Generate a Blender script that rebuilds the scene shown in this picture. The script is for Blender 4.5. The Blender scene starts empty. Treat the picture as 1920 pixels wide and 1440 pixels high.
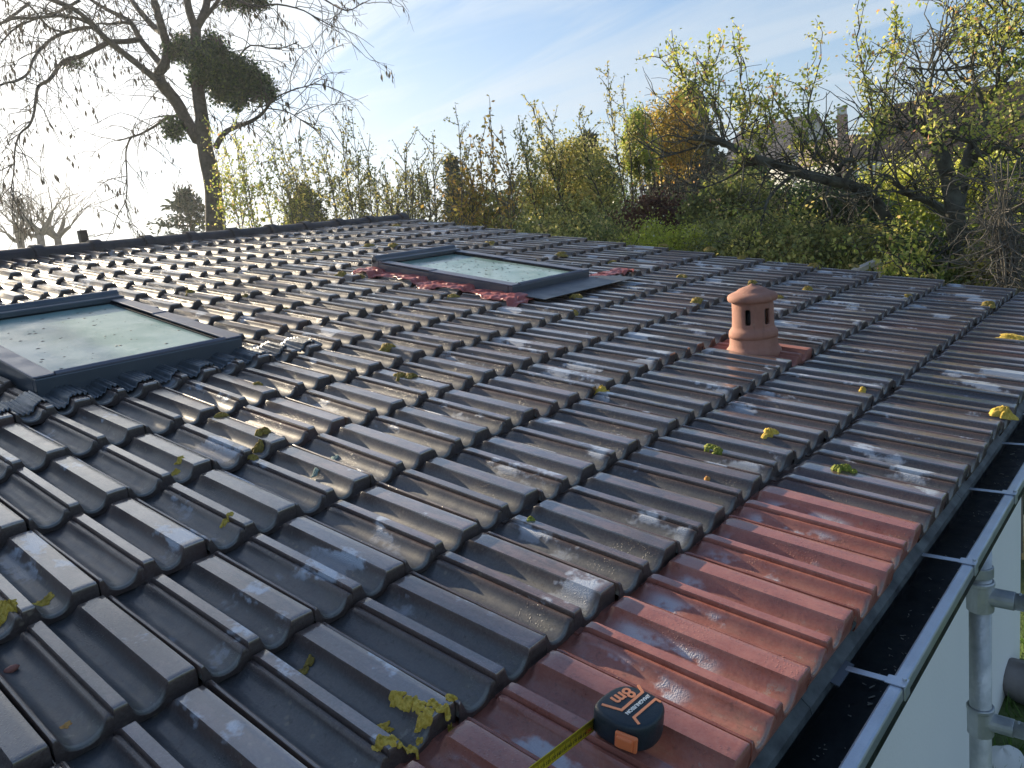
import bpy, math, random
import numpy as np
from mathutils import Vector, Matrix
R_=math.radians
rng=np.random.default_rng(7); random.seed(7)
scn=bpy.context.scene
# ---------------------------------------------------------------- camera
CAM=Vector((-0.6330719,-0.4216505,0.6930513))
CR=Vector((0.65414974,-0.74667861,-0.12066136)); CU=Vector((0.22812701,0.04267221,0.97269582)); CB=Vector((-0.72114228,-0.66381483,0.19825157))
FPX=1466.17
cd=bpy.data.cameras.new('camera'); cam=bpy.data.objects.new('camera',cd); scn.collection.objects.link(cam)
cd.sensor_width=36; cd.lens=27.4908; cd.clip_start=0.05; cd.clip_end=2000
M=Matrix.Identity(4)
for r in range(3):
    M[r][0]=CR[r]; M[r][1]=CU[r]; M[r][2]=CB[r]; M[r][3]=CAM[r]
cam.matrix_world=M; scn.camera=cam
# ---------------------------------------------------------------- light
SUN_AZ,SUN_EL=85.0,20.5
sd=Vector((math.cos(R_(SUN_AZ))*math.cos(R_(SUN_EL)),math.sin(R_(SUN_AZ))*math.cos(R_(SUN_EL)),math.sin(R_(SUN_EL))))
sl=bpy.data.lights.new('sun','SUN'); sl.energy=4.9; sl.angle=R_(0.6); sl.color=(1.0,0.83,0.60)
so=bpy.data.objects.new('sun',sl); scn.collection.objects.link(so); so.rotation_euler=sd.to_track_quat('Z','Y').to_euler()
wd=bpy.data.worlds.new('World'); scn.world=wd; wd.use_nodes=True
nt=wd.node_tree; nt.nodes.clear()
def N(t,ty,**k):
    n=t.nodes.new(ty)
    for a,b in k.items(): setattr(n,a,b)
    return n
def math_(t,op,a,b=None,c=None,clamp=False):
    n=N(t,'ShaderNodeMath',operation=op,use_clamp=clamp)
    for i,x in enumerate((a,b,c)):
        if x is None: continue
        if isinstance(x,(int,float)): n.inputs[i].default_value=x
        else: t.links.new(x,n.inputs[i])
    return n.outputs[0]
def vmath(t,op,a,b=None):
    n=N(t,'ShaderNodeVectorMath',operation=op)
    for i,x in enumerate((a,b)):
        if x is None: continue
        if isinstance(x,(tuple,list)): n.inputs[i].default_value=x
        else: t.links.new(x,n.inputs[i])
    return n.outputs[1] if op in('DOT_PRODUCT','LENGTH') else n.outputs[0]
def mix(t,f,a,b):
    n=N(t,'ShaderNodeMix',data_type='RGBA')
    for i,x in ((0,f),(6,a),(7,b)):
        if isinstance(x,(int,float)): n.inputs[i].default_value=x
        elif isinstance(x,(tuple,list)): n.inputs[i].default_value=(*x[:3],1)
        else: t.links.new(x,n.inputs[i])
    return n.outputs[2]
def ramp(t,f,a,b,c=0.0,d=1.0,smooth=True):
    n=N(t,'ShaderNodeMapRange',interpolation_type='SMOOTHSTEP' if smooth else 'LINEAR')
    t.links.new(f,n.inputs[0])
    for i,x in enumerate((a,b,c,d)): n.inputs[i+1].default_value=x
    return n.outputs[0]
def noise(t,vec,scale,detail=4,rough=.55,dist=0.0,out=0):
    n=N(t,'ShaderNodeTexNoise'); n.inputs['Scale'].default_value=scale; n.inputs['Detail'].default_value=detail
    n.inputs['Roughness'].default_value=rough; n.inputs['Distortion'].default_value=dist
    if vec is not None: t.links.new(vec,n.inputs['Vector'])
    return n.outputs[out]
def scaled(t,vec,s,rot=(0,0,0)):
    n=N(t,'ShaderNodeMapping'); n.inputs['Scale'].default_value=s; n.inputs['Rotation'].default_value=rot
    t.links.new(vec,n.inputs['Vector']); return n.outputs[0]
sky=N(nt,'ShaderNodeTexSky',sky_type='NISHITA',sun_disc=False)
sky.sun_elevation=R_(SUN_EL); sky.sun_rotation=R_(90-SUN_AZ); sky.altitude=100; sky.air_density=1.0; sky.dust_density=1.4; sky.ozone_density=2.6
tc=N(nt,'ShaderNodeTexCoord'); dv=tc.outputs['Generated']
sep=N(nt,'ShaderNodeSeparateXYZ'); nt.links.new(dv,sep.inputs[0])
zz=math_(nt,'MAXIMUM',sep.outputs[2],0.0); inv=math_(nt,'DIVIDE',1.0,math_(nt,'ADD',zz,0.16))
cmb=N(nt,'ShaderNodeCombineXYZ')
nt.links.new(math_(nt,'MULTIPLY',sep.outputs[0],inv),cmb.inputs[0]); nt.links.new(math_(nt,'MULTIPLY',sep.outputs[1],inv),cmb.inputs[1])
cv=scaled(nt,cmb.outputs[0],(1.3,0.30,1),(0,0,R_(-48)))
c1=noise(nt,cv,1.5,6,.6,.6); c2=noise(nt,scaled(nt,cmb.outputs[0],(.35,.2,1),(0,0,R_(20))),1.1,3,.5,.2)
cl=math_(nt,'ADD',math_(nt,'MULTIPLY',c1,0.75),math_(nt,'MULTIPLY',c2,0.38))
sund=vmath(nt,'DOT_PRODUCT',dv,tuple(sd)); near=math_(nt,'POWER',math_(nt,'MAXIMUM',sund,0.0),7.0)
mask=ramp(nt,math_(nt,'ADD',cl,math_(nt,'MULTIPLY',near,0.12)),.50,.70)
mask=math_(nt,'MULTIPLY',mask,.80)
hz=ramp(nt,sep.outputs[2],0.0,0.26,0.5,0.0)
mask=math_(nt,'MAXIMUM',mask,hz)
ccol=mix(nt,near,(2.45,2.95,3.50),(7.6,7.4,6.9))
up=ramp(nt,sep.outputs[2],.42,.80,1.0,.25)
mask=math_(nt,'MULTIPLY',mask,up)
sk=vmath(nt,'DIVIDE',sky.outputs[0],vmath(nt,'ADD',vmath(nt,'MULTIPLY',sky.outputs[0],(.11,.11,.11)),(1.25,1.22,1.2)))
sk=vmath(nt,'MULTIPLY',sk,(.84,.98,1.16))
cmix=mix(nt,mask,sk,ccol)
bg=N(nt,'ShaderNodeBackground'); bg.inputs[1].default_value=0.095; nt.links.new(cmix,bg.inputs[0])
ow=N(nt,'ShaderNodeOutputWorld'); nt.links.new(bg.outputs[0],ow.inputs[0])
scn.view_settings.view_transform='Standard'; scn.view_settings.look='None'; scn.view_settings.exposure=1.36; scn.view_settings.gamma=1; scn.view_settings.use_curve_mapping=False
# ---------------------------------------------------------------- helpers
W_,L_=0.2,0.34; TH=R_(10.0); ct,st=math.cos(TH),math.sin(TH)
def RP(u,v,n=0.0): return Vector((u,v*ct-n*st,v*st+n*ct))
def LP(i,k,n=0.0): return RP(i*W_,k*L_,n)
def ray(px,py): 
    d=CR*((px-960)/FPX)-CU*((py-720)/FPX)-CB
    return d
def at(px,py,D): return CAM+ray(px,py)*D          # a pixel and a depth in metres give a point of the place
def on_roof(px,py,n=0.0):
    d=ray(px,py); nv=Vector((0,-st,ct)); p=CAM+d*((n-nv.dot(CAM))/nv.dot(d)); return p.x,p.y*ct+p.z*st
WL={}
def reg(o,w): WL[o.name]=Vector(w)
def empty(name,loc,label=None,cat=None,group=None):
    o=bpy.data.objects.new(name,None); scn.collection.objects.link(o); o.location=loc; o.empty_display_size=.2; reg(o,loc); tag(o,label,cat,group); return o
def tag(o,label=None,cat=None,group=None,kind=None):
    if label: o['label']=label
    if cat: o['category']=cat
    if group: o['group']=group
    if kind: o['kind']=kind
    return o
def npmesh(name,V,F,mat,parent=None,smooth=True,attrs=None,loc=None):
    V=np.asarray(V,float); F=np.asarray(F,np.int32)
    base=WL[parent.name] if parent else (Vector(loc) if loc is not None else Vector((0,0,0)))
    org=base
    me=bpy.data.meshes.new(name); n=len(V); m,k=F.shape
    me.vertices.add(n); me.vertices.foreach_set('co',(V-np.array(org)).ravel().astype(np.float32))
    me.loops.add(m*k); me.loops.foreach_set('vertex_index',F.ravel())
    me.polygons.add(m); me.polygons.foreach_set('loop_start',np.arange(0,m*k,k,dtype=np.int32))
    try: me.polygons.foreach_set('loop_total',np.full(m,k,np.int32))
    except Exception: pass
    me.update(calc_edges=True)
    if smooth: me.polygons.foreach_set('use_smooth',np.ones(m,bool))
    if attrs:
        for an,ty,arr in attrs:
            a=me.attributes.new(an,ty,'POINT'); a.data.foreach_set('vector' if ty=='FLOAT_VECTOR' else 'value',np.asarray(arr,np.float32).ravel())
    me.materials.append(mat)
    o=bpy.data.objects.new(name,me); scn.collection.objects.link(o)
    if parent: o.parent=parent; reg(o,base)
    else: o.location=org; reg(o,org)
    return o
class MB:
    def __init__(s): s.v=[]; s.f=[]
    def add(s,vs,fs):
        b=len(s.v); s.v+= [tuple(x) for x in vs]; s.f+=[tuple(i+b for i in f) for f in fs]; return b
    def box(s,o,a,b,c):   # corner + three edge vectors
        o,a,b,c=map(Vector,(o,a,b,c)); vs=[o,o+a,o+a+b,o+b,o+c,o+a+c,o+a+b+c,o+b+c]
        fs=[(0,3,2,1),(4,5,6,7),(0,1,5,4),(1,2,6,5),(2,3,7,6),(3,0,4,7)]
        if a.cross(b).dot(c)<0: fs=[f[::-1] for f in fs]
        s.add(vs,fs)
    def rbox(s,u0,u1,v0,v1,n0,n1):  # a box in roof coordinates (metres)
        s.box(RP(u0,v0,n0),RP(u1,v0,n0)-RP(u0,v0,n0),RP(u0,v1,n0)-RP(u0,v0,n0),RP(u0,v0,n1)-RP(u0,v0,n0))
    def prism(s,poly,ext):
        n=len(poly); ext=Vector(ext); vs=[Vector(p) for p in poly]+[Vector(p)+ext for p in poly]
        s.add(vs,[tuple(range(n))[::-1],tuple(range(n,2*n))]+[(i,(i+1)%n,(i+1)%n+n,i+n) for i in range(n)])
    def tube(s,pts,rad,seg=6,cap=True):
        pts=[Vector(p) for p in pts]; n=len(pts)
        if isinstance(rad,(int,float)): rad=[rad]*n
        rings=[]; up=None
        for i,p in enumerate(pts):
            d=(pts[min(i+1,n-1)]-pts[max(i-1,0)])
            if d.length<1e-9: d=Vector((0,0,1))
            d.normalize()
            if up is None: up=d.orthogonal().normalized()
            else:
                up=up-d*up.dot(d); up=up.normalized() if up.length>1e-6 else d.orthogonal().normalized()
            w=d.cross(up); rings.append([p+(up*math.cos(2*math.pi*j/seg)+w*math.sin(2*math.pi*j/seg))*rad[i] for j in range(seg)])
        vs=[q for r in rings for q in r]; fs=[]
        for i in range(n-1):
            for j in range(seg): fs.append((i*seg+j,i*seg+(j+1)%seg,(i+1)*seg+(j+1)%seg,(i+1)*seg+j))
        if cap: fs+= [tuple(range(seg))[::-1],tuple((n-1)*seg+j for j in range(seg))]
        s.add(vs,fs)
    def lathe(s,c,ax,prof,seg=32,cap=True):
        ax=Vector(ax).normalized(); a=ax.orthogonal().normalized(); b=ax.cross(a); c=Vector(c)
        vs=[c+ax*z+(a*math.cos(2*math.pi*j/seg)+b*math.sin(2*math.pi*j/seg))*r for r,z in prof for j in range(seg)]
        fs=[(i*seg+j,i*seg+(j+1)%seg,(i+1)*seg+(j+1)%seg,(i+1)*seg+j) for i in range(len(prof)-1) for j in range(seg)]
        if cap: fs+=[tuple(range(seg))[::-1],tuple((len(prof)-1)*seg+j for j in range(seg))]
        s.add(vs,fs)
    def build(s,name,mat,parent=None,smooth=False,bevel=0,loc=None):
        base=WL[parent.name] if parent else (Vector(loc) if loc is not None else Vector((0,0,0)))
        me=bpy.data.meshes.new(name); me.from_pydata([tuple(Vector(v)-base) for v in s.v],[],s.f); me.update()
        if smooth:
            me.polygons.foreach_set('use_smooth',[True]*len(me.polygons))
        me.materials.append(mat); o=bpy.data.objects.new(name,me); scn.collection.objects.link(o)
        if parent: o.parent=parent
        else: o.location=base
        reg(o,base)
        if bevel:
            m=o.modifiers.new('bevel','BEVEL'); m.width=bevel; m.segments=2; m.limit_method='ANGLE'; m.angle_limit=R_(40)
        return o
# ---------------------------------------------------------------- materials
def newmat(name):
    m=bpy.data.materials.new(name); m.use_nodes=True; t=m.node_tree; b=t.nodes['Principled BSDF']; return m,t,b
def bump(t,b,h,strength=.3,dist=.01,prev=None):
    n=N(t,'ShaderNodeBump'); n.inputs['Strength'].default_value=strength; n.inputs['Distance'].default_value=dist; t.links.new(h,n.inputs['Height'])
    if prev is not None: t.links.new(prev,n.inputs['Normal'])
    if b is not None: t.links.new(n.outputs[0],b.inputs['Normal'])
    return n.outputs[0]
def pos(t): return N(t,'ShaderNodeNewGeometry').outputs['Position']
def simple(name,c1,c2=None,rough=.5,metal=0,nscale=8,b=0.0,bscale=60,rough2=None,spec=.5):
    m,t,bs=newmat(name); p=pos(t)
    if c2: 
        f=ramp(t,noise(t,p,nscale,6,.6),.3,.7); t.links.new(mix(t,f,c1,c2),bs.inputs['Base Color'])
    else: bs.inputs['Base Color'].default_value=(*c1,1)
    if rough2 is not None:
        t.links.new(ramp(t,noise(t,p,nscale*1.7,5),.3,.7,rough,rough2),bs.inputs['Roughness'])
    else: bs.inputs['Roughness'].default_value=rough
    bs.inputs['Metallic'].default_value=metal; bs.inputs['Specular IOR Level'].default_value=spec
    if b: bump(t,bs,noise(t,p,bscale,5),b,.004)
    return m
def tile_mat(name,red=False):
    m,t,b=newmat(name); p=pos(t)
    a=N(t,'ShaderNodeAttribute',attribute_name='tile'); sp=N(t,'ShaderNodeSeparateXYZ'); t.links.new(a.outputs['Vector'],sp.inputs[0])
    S,T,RN=sp.outputs
    rv=N(t,'ShaderNodeAttribute',attribute_name='rib').outputs['Fac']
    mul=lambda x,y,cl=False: math_(t,'MULTIPLY',x,y,clamp=cl)
    add=lambda x,y: math_(t,'ADD',x,y)
    big=noise(t,p,2.2,4); mid=noise(t,p,22,6,.65); fine=noise(t,p,160,4,.6)
    streak=noise(t,scaled(t,a.outputs['Vector'],(14,2.2,40)),1.6,6,.7,.4)
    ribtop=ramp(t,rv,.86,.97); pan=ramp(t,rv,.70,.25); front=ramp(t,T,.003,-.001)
    rn2=N(t,'ShaderNodeTexWhiteNoise'); rn2.noise_dimensions='1D'; t.links.new(mul(RN,777.0),rn2.inputs['W']); R2=rn2.outputs[0]
    if red:
        c=mix(t,ramp(t,mid,.35,.7),(.26,.088,.062),(.33,.125,.092)); c=mix(t,ramp(t,streak,.5,.75,0,.5),c,(.15,.055,.045))
        dust=(.16,.11,.085)
    else:
        c=mix(t,ramp(t,big,.35,.65),(.046,.036,.036),(.092,.058,.047)); c=mix(t,ramp(t,mid,.5,.78,0,.5),c,(.085,.048,.036))
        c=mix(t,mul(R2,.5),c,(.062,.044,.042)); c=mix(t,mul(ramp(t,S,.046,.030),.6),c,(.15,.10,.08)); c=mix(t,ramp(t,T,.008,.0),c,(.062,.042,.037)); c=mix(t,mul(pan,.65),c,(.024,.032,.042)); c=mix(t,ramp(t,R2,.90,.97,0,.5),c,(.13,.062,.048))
        dust=(.125,.134,.138)  # dust film; its blue cast, like the pan tone's, stands in for skylit shade
    wn=noise(t,scaled(t,p,(1.6,.45,1)),26,6,.72,.5)
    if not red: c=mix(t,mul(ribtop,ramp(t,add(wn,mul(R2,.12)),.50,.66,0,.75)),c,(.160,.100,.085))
    dn=noise(t,p,12,6,.7,.8)
    film=mul(pan,ramp(t,add(dn,mul(streak,.35)),.38,.80,.25,1.0),True); film=mul(film,ramp(t,T,1.0,.55,.55,1.0))
    if red: film=mul(film,ramp(t,add(streak,mul(mid,.3)),.45,.85,.1,.8))
    c=mix(t,mul(film,.35 if red else .52),c,dust); gr=ramp(t,noise(t,p,210,5,.75),.40,.68); c=mix(t,mul(gr,.22),c,(.20,.19,.17) if not red else (.36,.22,.18)); c=mix(t,mul(ramp(t,noise(t,p,75,5,.75),.56,.68),.5),c,(.018,.017,.018) if not red else (.10,.045,.038))
    lime=mul(mul(pan,ramp(t,T,.30,.05)),ramp(t,noise(t,vmath(t,'ADD',p,(3,9,2)),38,6,.75),.57,.63)); c=mix(t,mul(lime,.55),c,(.26,.26,.23))
    # darker stain just above the pan lip, paler worn rim on it
    st_=mul(mul(pan,ramp(t,T,.22,.05)),ramp(t,noise(t,p,45,5,.7),.42,.62)); c=mix(t,mul(st_,.35),c,(.09,.085,.05))
    rim=mul(pan,mul(ramp(t,T,.022,.012),ramp(t,T,.0,.004))); c=mix(t,mul(rim,.45),c,(.27,.26,.22))
    vo=N(t,'ShaderNodeTexVoronoi'); vo.inputs['Scale'].default_value=55; t.links.new(vmath(t,'ADD',p,vmath(t,'SCALE',N(t,'ShaderNodeTexNoise').outputs['Color'])) if False else p,vo.inputs['Vector'])
    dots=mul(ramp(t,add(vo.outputs['Distance'],mul(fine,.25)),.42,.26),ramp(t,noise(t,p,5.5,3),.55,.68))
    c=mix(t,mul(dots,.45),c,(.25,.21,.15))
    # ragged dew bloom, different per tile; its sky reflection is painted as pale blue
    cb=N(t,'ShaderNodeCombineXYZ'); t.links.new(mul(RN,9.0),cb.inputs[2]); pv=vmath(t,'ADD',p,cb.outputs[0])
    bl=add(noise(t,scaled(t,pv,(1.0,.5,1)),7 if not red else 10,4,.6),mul(noise(t,p,90,4),.10))
    blm=ramp(t,bl,.635,.69); blm=mul(blm,mul(ramp(t,T,.98,.8),ramp(t,T,.02,.07))); blm=mul(blm,math_(t,'SUBTRACT',1.0,mul(pan,.55))) if not red else mul(ramp(t,bl,.55,.63),mul(pan,mul(ramp(t,T,.95,.8),ramp(t,T,.30,.45))))
    c=mix(t,mul(blm,.78),c,(.46,.52,.60))
    t.links.new(c,b.inputs['Base Color'])
    ro=ramp(t,mid,.3,.7,.28,.42) if not red else ramp(t,mid,.3,.7,.26,.42)
    ro=add(ro,mul(film,.14)); ro=add(ro,mul(blm,.10)); ro=math_(t,'SUBTRACT',ro,mul(rim,.15))
    t.links.new(ro,b.inputs['Roughness'])
    b.inputs['IOR'].default_value=1.5; b.inputs['Coat IOR'].default_value=2.7 if not red else 1.8; t.links.new(ramp(t,noise(t,p,16,4),.35,.65,.07,.20),b.inputs['Coat Roughness'])
    zone=ramp(t,noise(t,vmath(t,'ADD',p,(2.3,.4,0)),.75,2,.5),.34,.50,.45,1.0)
    t.links.new(mul(mul(add(mul(ribtop,.90),.10),add(.65,mul(R2,.35))),zone) if not red else add(.20,mul(ribtop,.25)),b.inputs['Coat Weight'])
    v2=N(t,'ShaderNodeTexVoronoi'); v2.inputs['Scale'].default_value=190; t.links.new(p,v2.inputs['Vector'])
    drop=mul(ramp(t,v2.outputs['Distance'],.34,.12),ramp(t,noise(t,vmath(t,'ADD',p,(7,3,1)),6,3),.50,.62))
    n1=bump(t,None,fine,.10,.002); n2=bump(t,None,mid,.09,.004,n1); n3=bump(t,None,drop,.40,.0014,n2)
    v3=N(t,'ShaderNodeTexVoronoi'); v3.inputs['Scale'].default_value=380; t.links.new(p,v3.inputs['Vector'])
    bump(t,b,mul(v3.outputs['Distance'],blm),.5,.0016,n3)
    return m
M_tile=tile_mat('brown_glazed_clay'); M_red=tile_mat('red_clay',True)
M_ridge=simple('ridge_clay',(.030,.026,.026),(.06,.045,.038),.45,nscale=9,b=.4,rough2=.65)
def terra_mat():
    m,t,b=newmat('terracotta'); p=pos(t); c=mix(t,ramp(t,noise(t,p,9,5,.6),.3,.7),(.27,.125,.088),(.36,.18,.135)); c=mix(t,ramp(t,noise(t,scaled(t,p,(9,9,2)),2.2,5,.7),.52,.72,0,.45),c,(.13,.085,.07)); c=mix(t,ramp(t,noise(t,p,55,4,.7),.62,.72,0,.5),c,(.34,.30,.22))
    t.links.new(c,b.inputs['Base Color']); b.inputs['Roughness'].default_value=.85; bump(t,b,noise(t,p,110,5,.7),.35,.003); return m
M_terra=terra_mat()
M_vtile=simple('terracotta_tile',(.25,.085,.06),(.32,.13,.095),.6,nscale=10,b=.3,bscale=90)
M_alu=simple('dark_grey_aluminium',(.085,.100,.122),(.10,.118,.14),.30,metal=.35,nscale=5,rough2=.42)
M_alu2=simple('grey_lacquered_strip',(.12,.125,.16),(.14,.145,.18),.28,metal=.4,nscale=6,rough2=.42)
M_lead=simple('black_pleated_lead',(.10,.115,.13),(.18,.195,.21),.34,metal=.6,nscale=20,b=.3,rough2=.45)
M_apron=simple('grey_flat_apron',(.06,.072,.088),(.085,.095,.11),.38,metal=.3,nscale=7,rough2=.5)
M_foil=simple('rust_red_foil',(.34,.085,.075),(.42,.13,.11),.34,nscale=14,b=.25,bscale=35)
M_seal=simple('black_rubber',(.012,.012,.013),None,.5)
M_zinc=simple('galvanised_steel',(.46,.50,.55),(.56,.60,.65),.30,metal=.75,nscale=12,b=.15,bscale=200,rough2=.45)
M_scaf=simple('dull_galvanised_tube',(.38,.41,.43),(.54,.56,.57),.42,metal=.7,nscale=16,b=.3,bscale=140,rough2=.6)
M_apr2=simple('stained_eaves_strip',(.014,.018,.022),(.085,.10,.10),.5,nscale=16,b=.3,rough2=.7)
M_gut=simple('dark_wet_gutter',(.006,.008,.009),(.018,.022,.022),.35,nscale=12,b=.35,bscale=70,rough2=.7,spec=.3)
M_deb=simple('pale_dry_debris',(.25,.22,.17),(.42,.40,.33),.8,nscale=60)
def render_mat():
    m,t,b=newmat('white_render'); p=pos(t); v=scaled(t,p,(1.0,1.0,.3)); c=mix(t,ramp(t,noise(t,v,1.2,4,.5),.35,.75),(.84,.84,.81),(.77,.78,.75)); c=mix(t,ramp(t,noise(t,p,9,6,.7),.66,.8,0,.25),c,(.55,.55,.50))
    t.links.new(c,b.inputs['Base Color']); b.inputs['Roughness'].default_value=.8; bump(t,b,noise(t,p,60,4),.25,.004); return m
M_white=render_mat()
M_wood=simple('dark_timber',(.03,.024,.02),(.05,.04,.03),.7,nscale=20)
M_plank=simple('pale_yellow_planks',(.52,.40,.18),(.66,.54,.28),.7,nscale=10)
M_stone=simple('brown_stone',(.14,.12,.11),(.22,.20,.19),.85,nscale=6,b=.5,bscale=20)
M_stripw=simple('weathered_board',(.42,.38,.33),(.55,.50,.44),.8,nscale=12)
def glass_mat():
    m,t,b=newmat('sky_tinted_glass'); p=pos(t)
    n=noise(t,p,3.2,5,.6,.3); 
    c=mix(t,ramp(t,n,.40,.70),(.30,.42,.39),(.15,.27,.23)); t.links.new(c,b.inputs['Base Color'])  # pale teal base colour paints in the sky reflected by the pane
    t.links.new(ramp(t,noise(t,p,8,4),.35,.7,.10,.26),b.inputs['Roughness']); b.inputs['Specular IOR Level'].default_value=.30
    return m
M_glass=glass_mat()
def lichen_mat(name,c1,c2):
    m,t,b=newmat(name); p=pos(t); 
    f=ramp(t,noise(t,p,140,5,.7),.35,.65); c=mix(t,f,c1,c2); c=mix(t,ramp(t,noise(t,p,30,3),.5,.7,0,.5),c,(c1[0]*.5,c1[1]*.55,c1[2]*.6))
    t.links.new(c,b.inputs['Base Color']); b.inputs['Roughness'].default_value=.85
    bump(t,b,noise(t,p,330,4,.7),.8,.003); return m
M_ly=lichen_mat('yellow_lichen',(.48,.32,.03),(.68,.50,.10)); M_lo=lichen_mat('ochre_moss',(.20,.145,.03),(.34,.25,.05)); M_lg=lichen_mat('green_moss',(.15,.19,.02),(.29,.31,.05)); M_lor=lichen_mat('orange_lichen',(.55,.24,.05),(.65,.38,.12))
def leaf_mat(name,cs,tr=.4):
    m,t,b=newmat(name)
    r=N(t,'ShaderNodeAttribute',attribute_name='rnd').outputs['Fac']
    cr=N(t,'ShaderNodeValToRGB'); e=cr.color_ramp.elements
    while len(e)<len(cs): e.new(.5)
    for i,(q,c) in enumerate(cs): e[i].position=q; e[i].color=(*c,1)
    t.links.new(r,cr.inputs[0]); t.links.new(cr.outputs[0],b.inputs['Base Color']); b.inputs['Roughness'].default_value=.5
    tl=N(t,'ShaderNodeBsdfTranslucent'); t.links.new(cr.outputs[0],tl.inputs[0])
    ms=N(t,'ShaderNodeMixShader'); ms.inputs[0].default_value=tr; t.links.new(b.outputs[0],ms.inputs[1]); t.links.new(tl.outputs[0],ms.inputs[2])
    t.links.new(ms.outputs[0],t.nodes['Material Output'].inputs[0]); return m
ML_spring=leaf_mat('spring_leaves',[(0, (0.209, 0.293, 0.06)), (0.35, (0.387, 0.459, 0.08)), (0.7, (0.64, 0.612, 0.139)), (0.9, (0.64, 0.624, 0.198)), (1, (0.64, 0.306, 0.198))],.5)
ML_green=leaf_mat('fresh_green_leaves',[(0, (0.181, 0.216, 0.071)), (0.5, (0.401, 0.399, 0.11)), (0.9, (0.72, 0.615, 0.201)), (1, (0.72, 0.553, 0.241))],.45)
ML_dark=leaf_mat('dark_leaves',[(0, (0.046, 0.09, 0.031)), (0.6, (0.115, 0.192, 0.051)), (1, (0.282, 0.359, 0.077))],.25)
ML_yellow=leaf_mat('bright_yellow_green_leaves',[(0, (0.36, 0.408, 0.048)), (0.5, (0.576, 0.6, 0.084)), (0.85, (0.744, 0.72, 0.168)), (1, (0.75, 0.75, 0.6))],.5)
ML_orange=leaf_mat('bronze_leaves',[(0, (0.259, 0.243, 0.049)), (0.5, (0.486, 0.356, 0.081)), (1, (0.68, 0.389, 0.113))],.45)
ML_red=leaf_mat('reddish_leaves',[(0,(.10,.04,.03)),(.6,(.22,.09,.06)),(1,(.26,.17,.08))],.35)
ML_mist=leaf_mat('mistletoe_leaves',[(0, (0.022, 0.053, 0.023)), (0.7, (0.053, 0.105, 0.039)), (1, (0.15, 0.225, 0.052))],.2)
ML_conif=leaf_mat('conifer_needles',[(0, (0.022, 0.048, 0.03)), (0.6, (0.06, 0.09, 0.045)), (1, (0.135, 0.135, 0.06))],.15)
ML_pod=leaf_mat('dry_seed_pods',[(0,(.05,.04,.03)),(1,(.12,.10,.07))],.15)
ML_grass=leaf_mat('grass_blades',[(0,(.05,.11,.015)),(1,(.12,.22,.03))],.35)
M_bark=simple('grey_bark',(.045,.040,.034),(.085,.078,.066),.9,nscale=14,b=.8,bscale=40)
M_bark2=simple('lichened_bark',(.030,.027,.022),(.12,.125,.10),.9,nscale=9,b=.8,bscale=40)
M_twig=simple('pale_twigs',(.11,.10,.08),(.18,.16,.13),.9)
M_rooft=simple('house_roof_tiles',(.07,.045,.032),(.12,.08,.06),.7,nscale=3)
M_stucco=simple('pale_stucco',(.50,.51,.52),(.60,.60,.58),.85,nscale=1.2)
M_cream=simple('cream_stucco',(.46,.41,.32),(.54,.49,.40),.85,nscale=1.2)
M_glz=simple('window_glass',(.10,.13,.15),None,.1)
M_roofs=None
def slat_roof(name,c1,c2,sc,axis):
    m,t,b=newmat(name); p=pos(t); w=N(t,'ShaderNodeTexWave',wave_type='BANDS',bands_direction=axis); w.inputs['Scale'].default_value=sc; w.inputs['Distortion'].default_value=.5
    t.links.new(p,w.inputs['Vector']); c=mix(t,w.outputs[1],c1,c2); c=mix(t,ramp(t,noise(t,p,1.5,5),.4,.7,0,.5),c,tuple(x*1.3 for x in c2)); t.links.new(c,b.inputs['Base Color'])
    b.inputs['Roughness'].default_value=.9; b.inputs['Specular IOR Level'].default_value=.1; bump(t,b,w.outputs[1],.6,.05); return m
M_rs=slat_roof('slate_roof_courses',(.008,.009,.014),(.030,.034,.050),1.4,'Z'); M_rb=slat_roof('brown_roof_courses',(.022,.013,.009),(.060,.038,.027),1.4,'Z')
def brick_mat():
    m,t,b=newmat('chimney_brick'); p=pos(t); w=N(t,'ShaderNodeTexBrick'); w.inputs['Color1'].default_value=(.27,.13,.09,1); w.inputs['Color2'].default_value=(.22,.12,.09,1); w.inputs['Mortar'].default_value=(.35,.31,.27,1)
    w.inputs['Scale'].default_value=2.2; cx=N(t,'ShaderNodeSeparateXYZ'); t.links.new(p,cx.inputs[0]); cc=N(t,'ShaderNodeCombineXYZ'); t.links.new(math_(t,'SUBTRACT',cx.outputs[0],cx.outputs[1]),cc.inputs[0]); t.links.new(cx.outputs[2],cc.inputs[1]); t.links.new(cc.outputs[0],w.inputs['Vector'])
    t.links.new(w.outputs[0],b.inputs['Base Color']); b.inputs['Roughness'].default_value=.9; return m
M_brick=brick_mat()
M_navy=simple('dark_navy_rubber',(.010,.020,.028),(.014,.026,.035),.42,nscale=60,b=.15,bscale=500,rough2=.5); M_or=simple('orange_plastic',(.75,.20,.07),None,.38); M_orp=simple('orange_print',(.80,.30,.14),None,.5)
M_ltxt=simple('pale_print',(.62,.66,.66),None,.5); M_blade=simple('yellow_steel_blade',(.68,.55,.02),(.62,.50,.02),.32,nscale=30); M_blk=simple('black_print',(.015,.015,.012),None,.5); M_redp=simple('red_print',(.5,.03,.02),None,.5)
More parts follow.
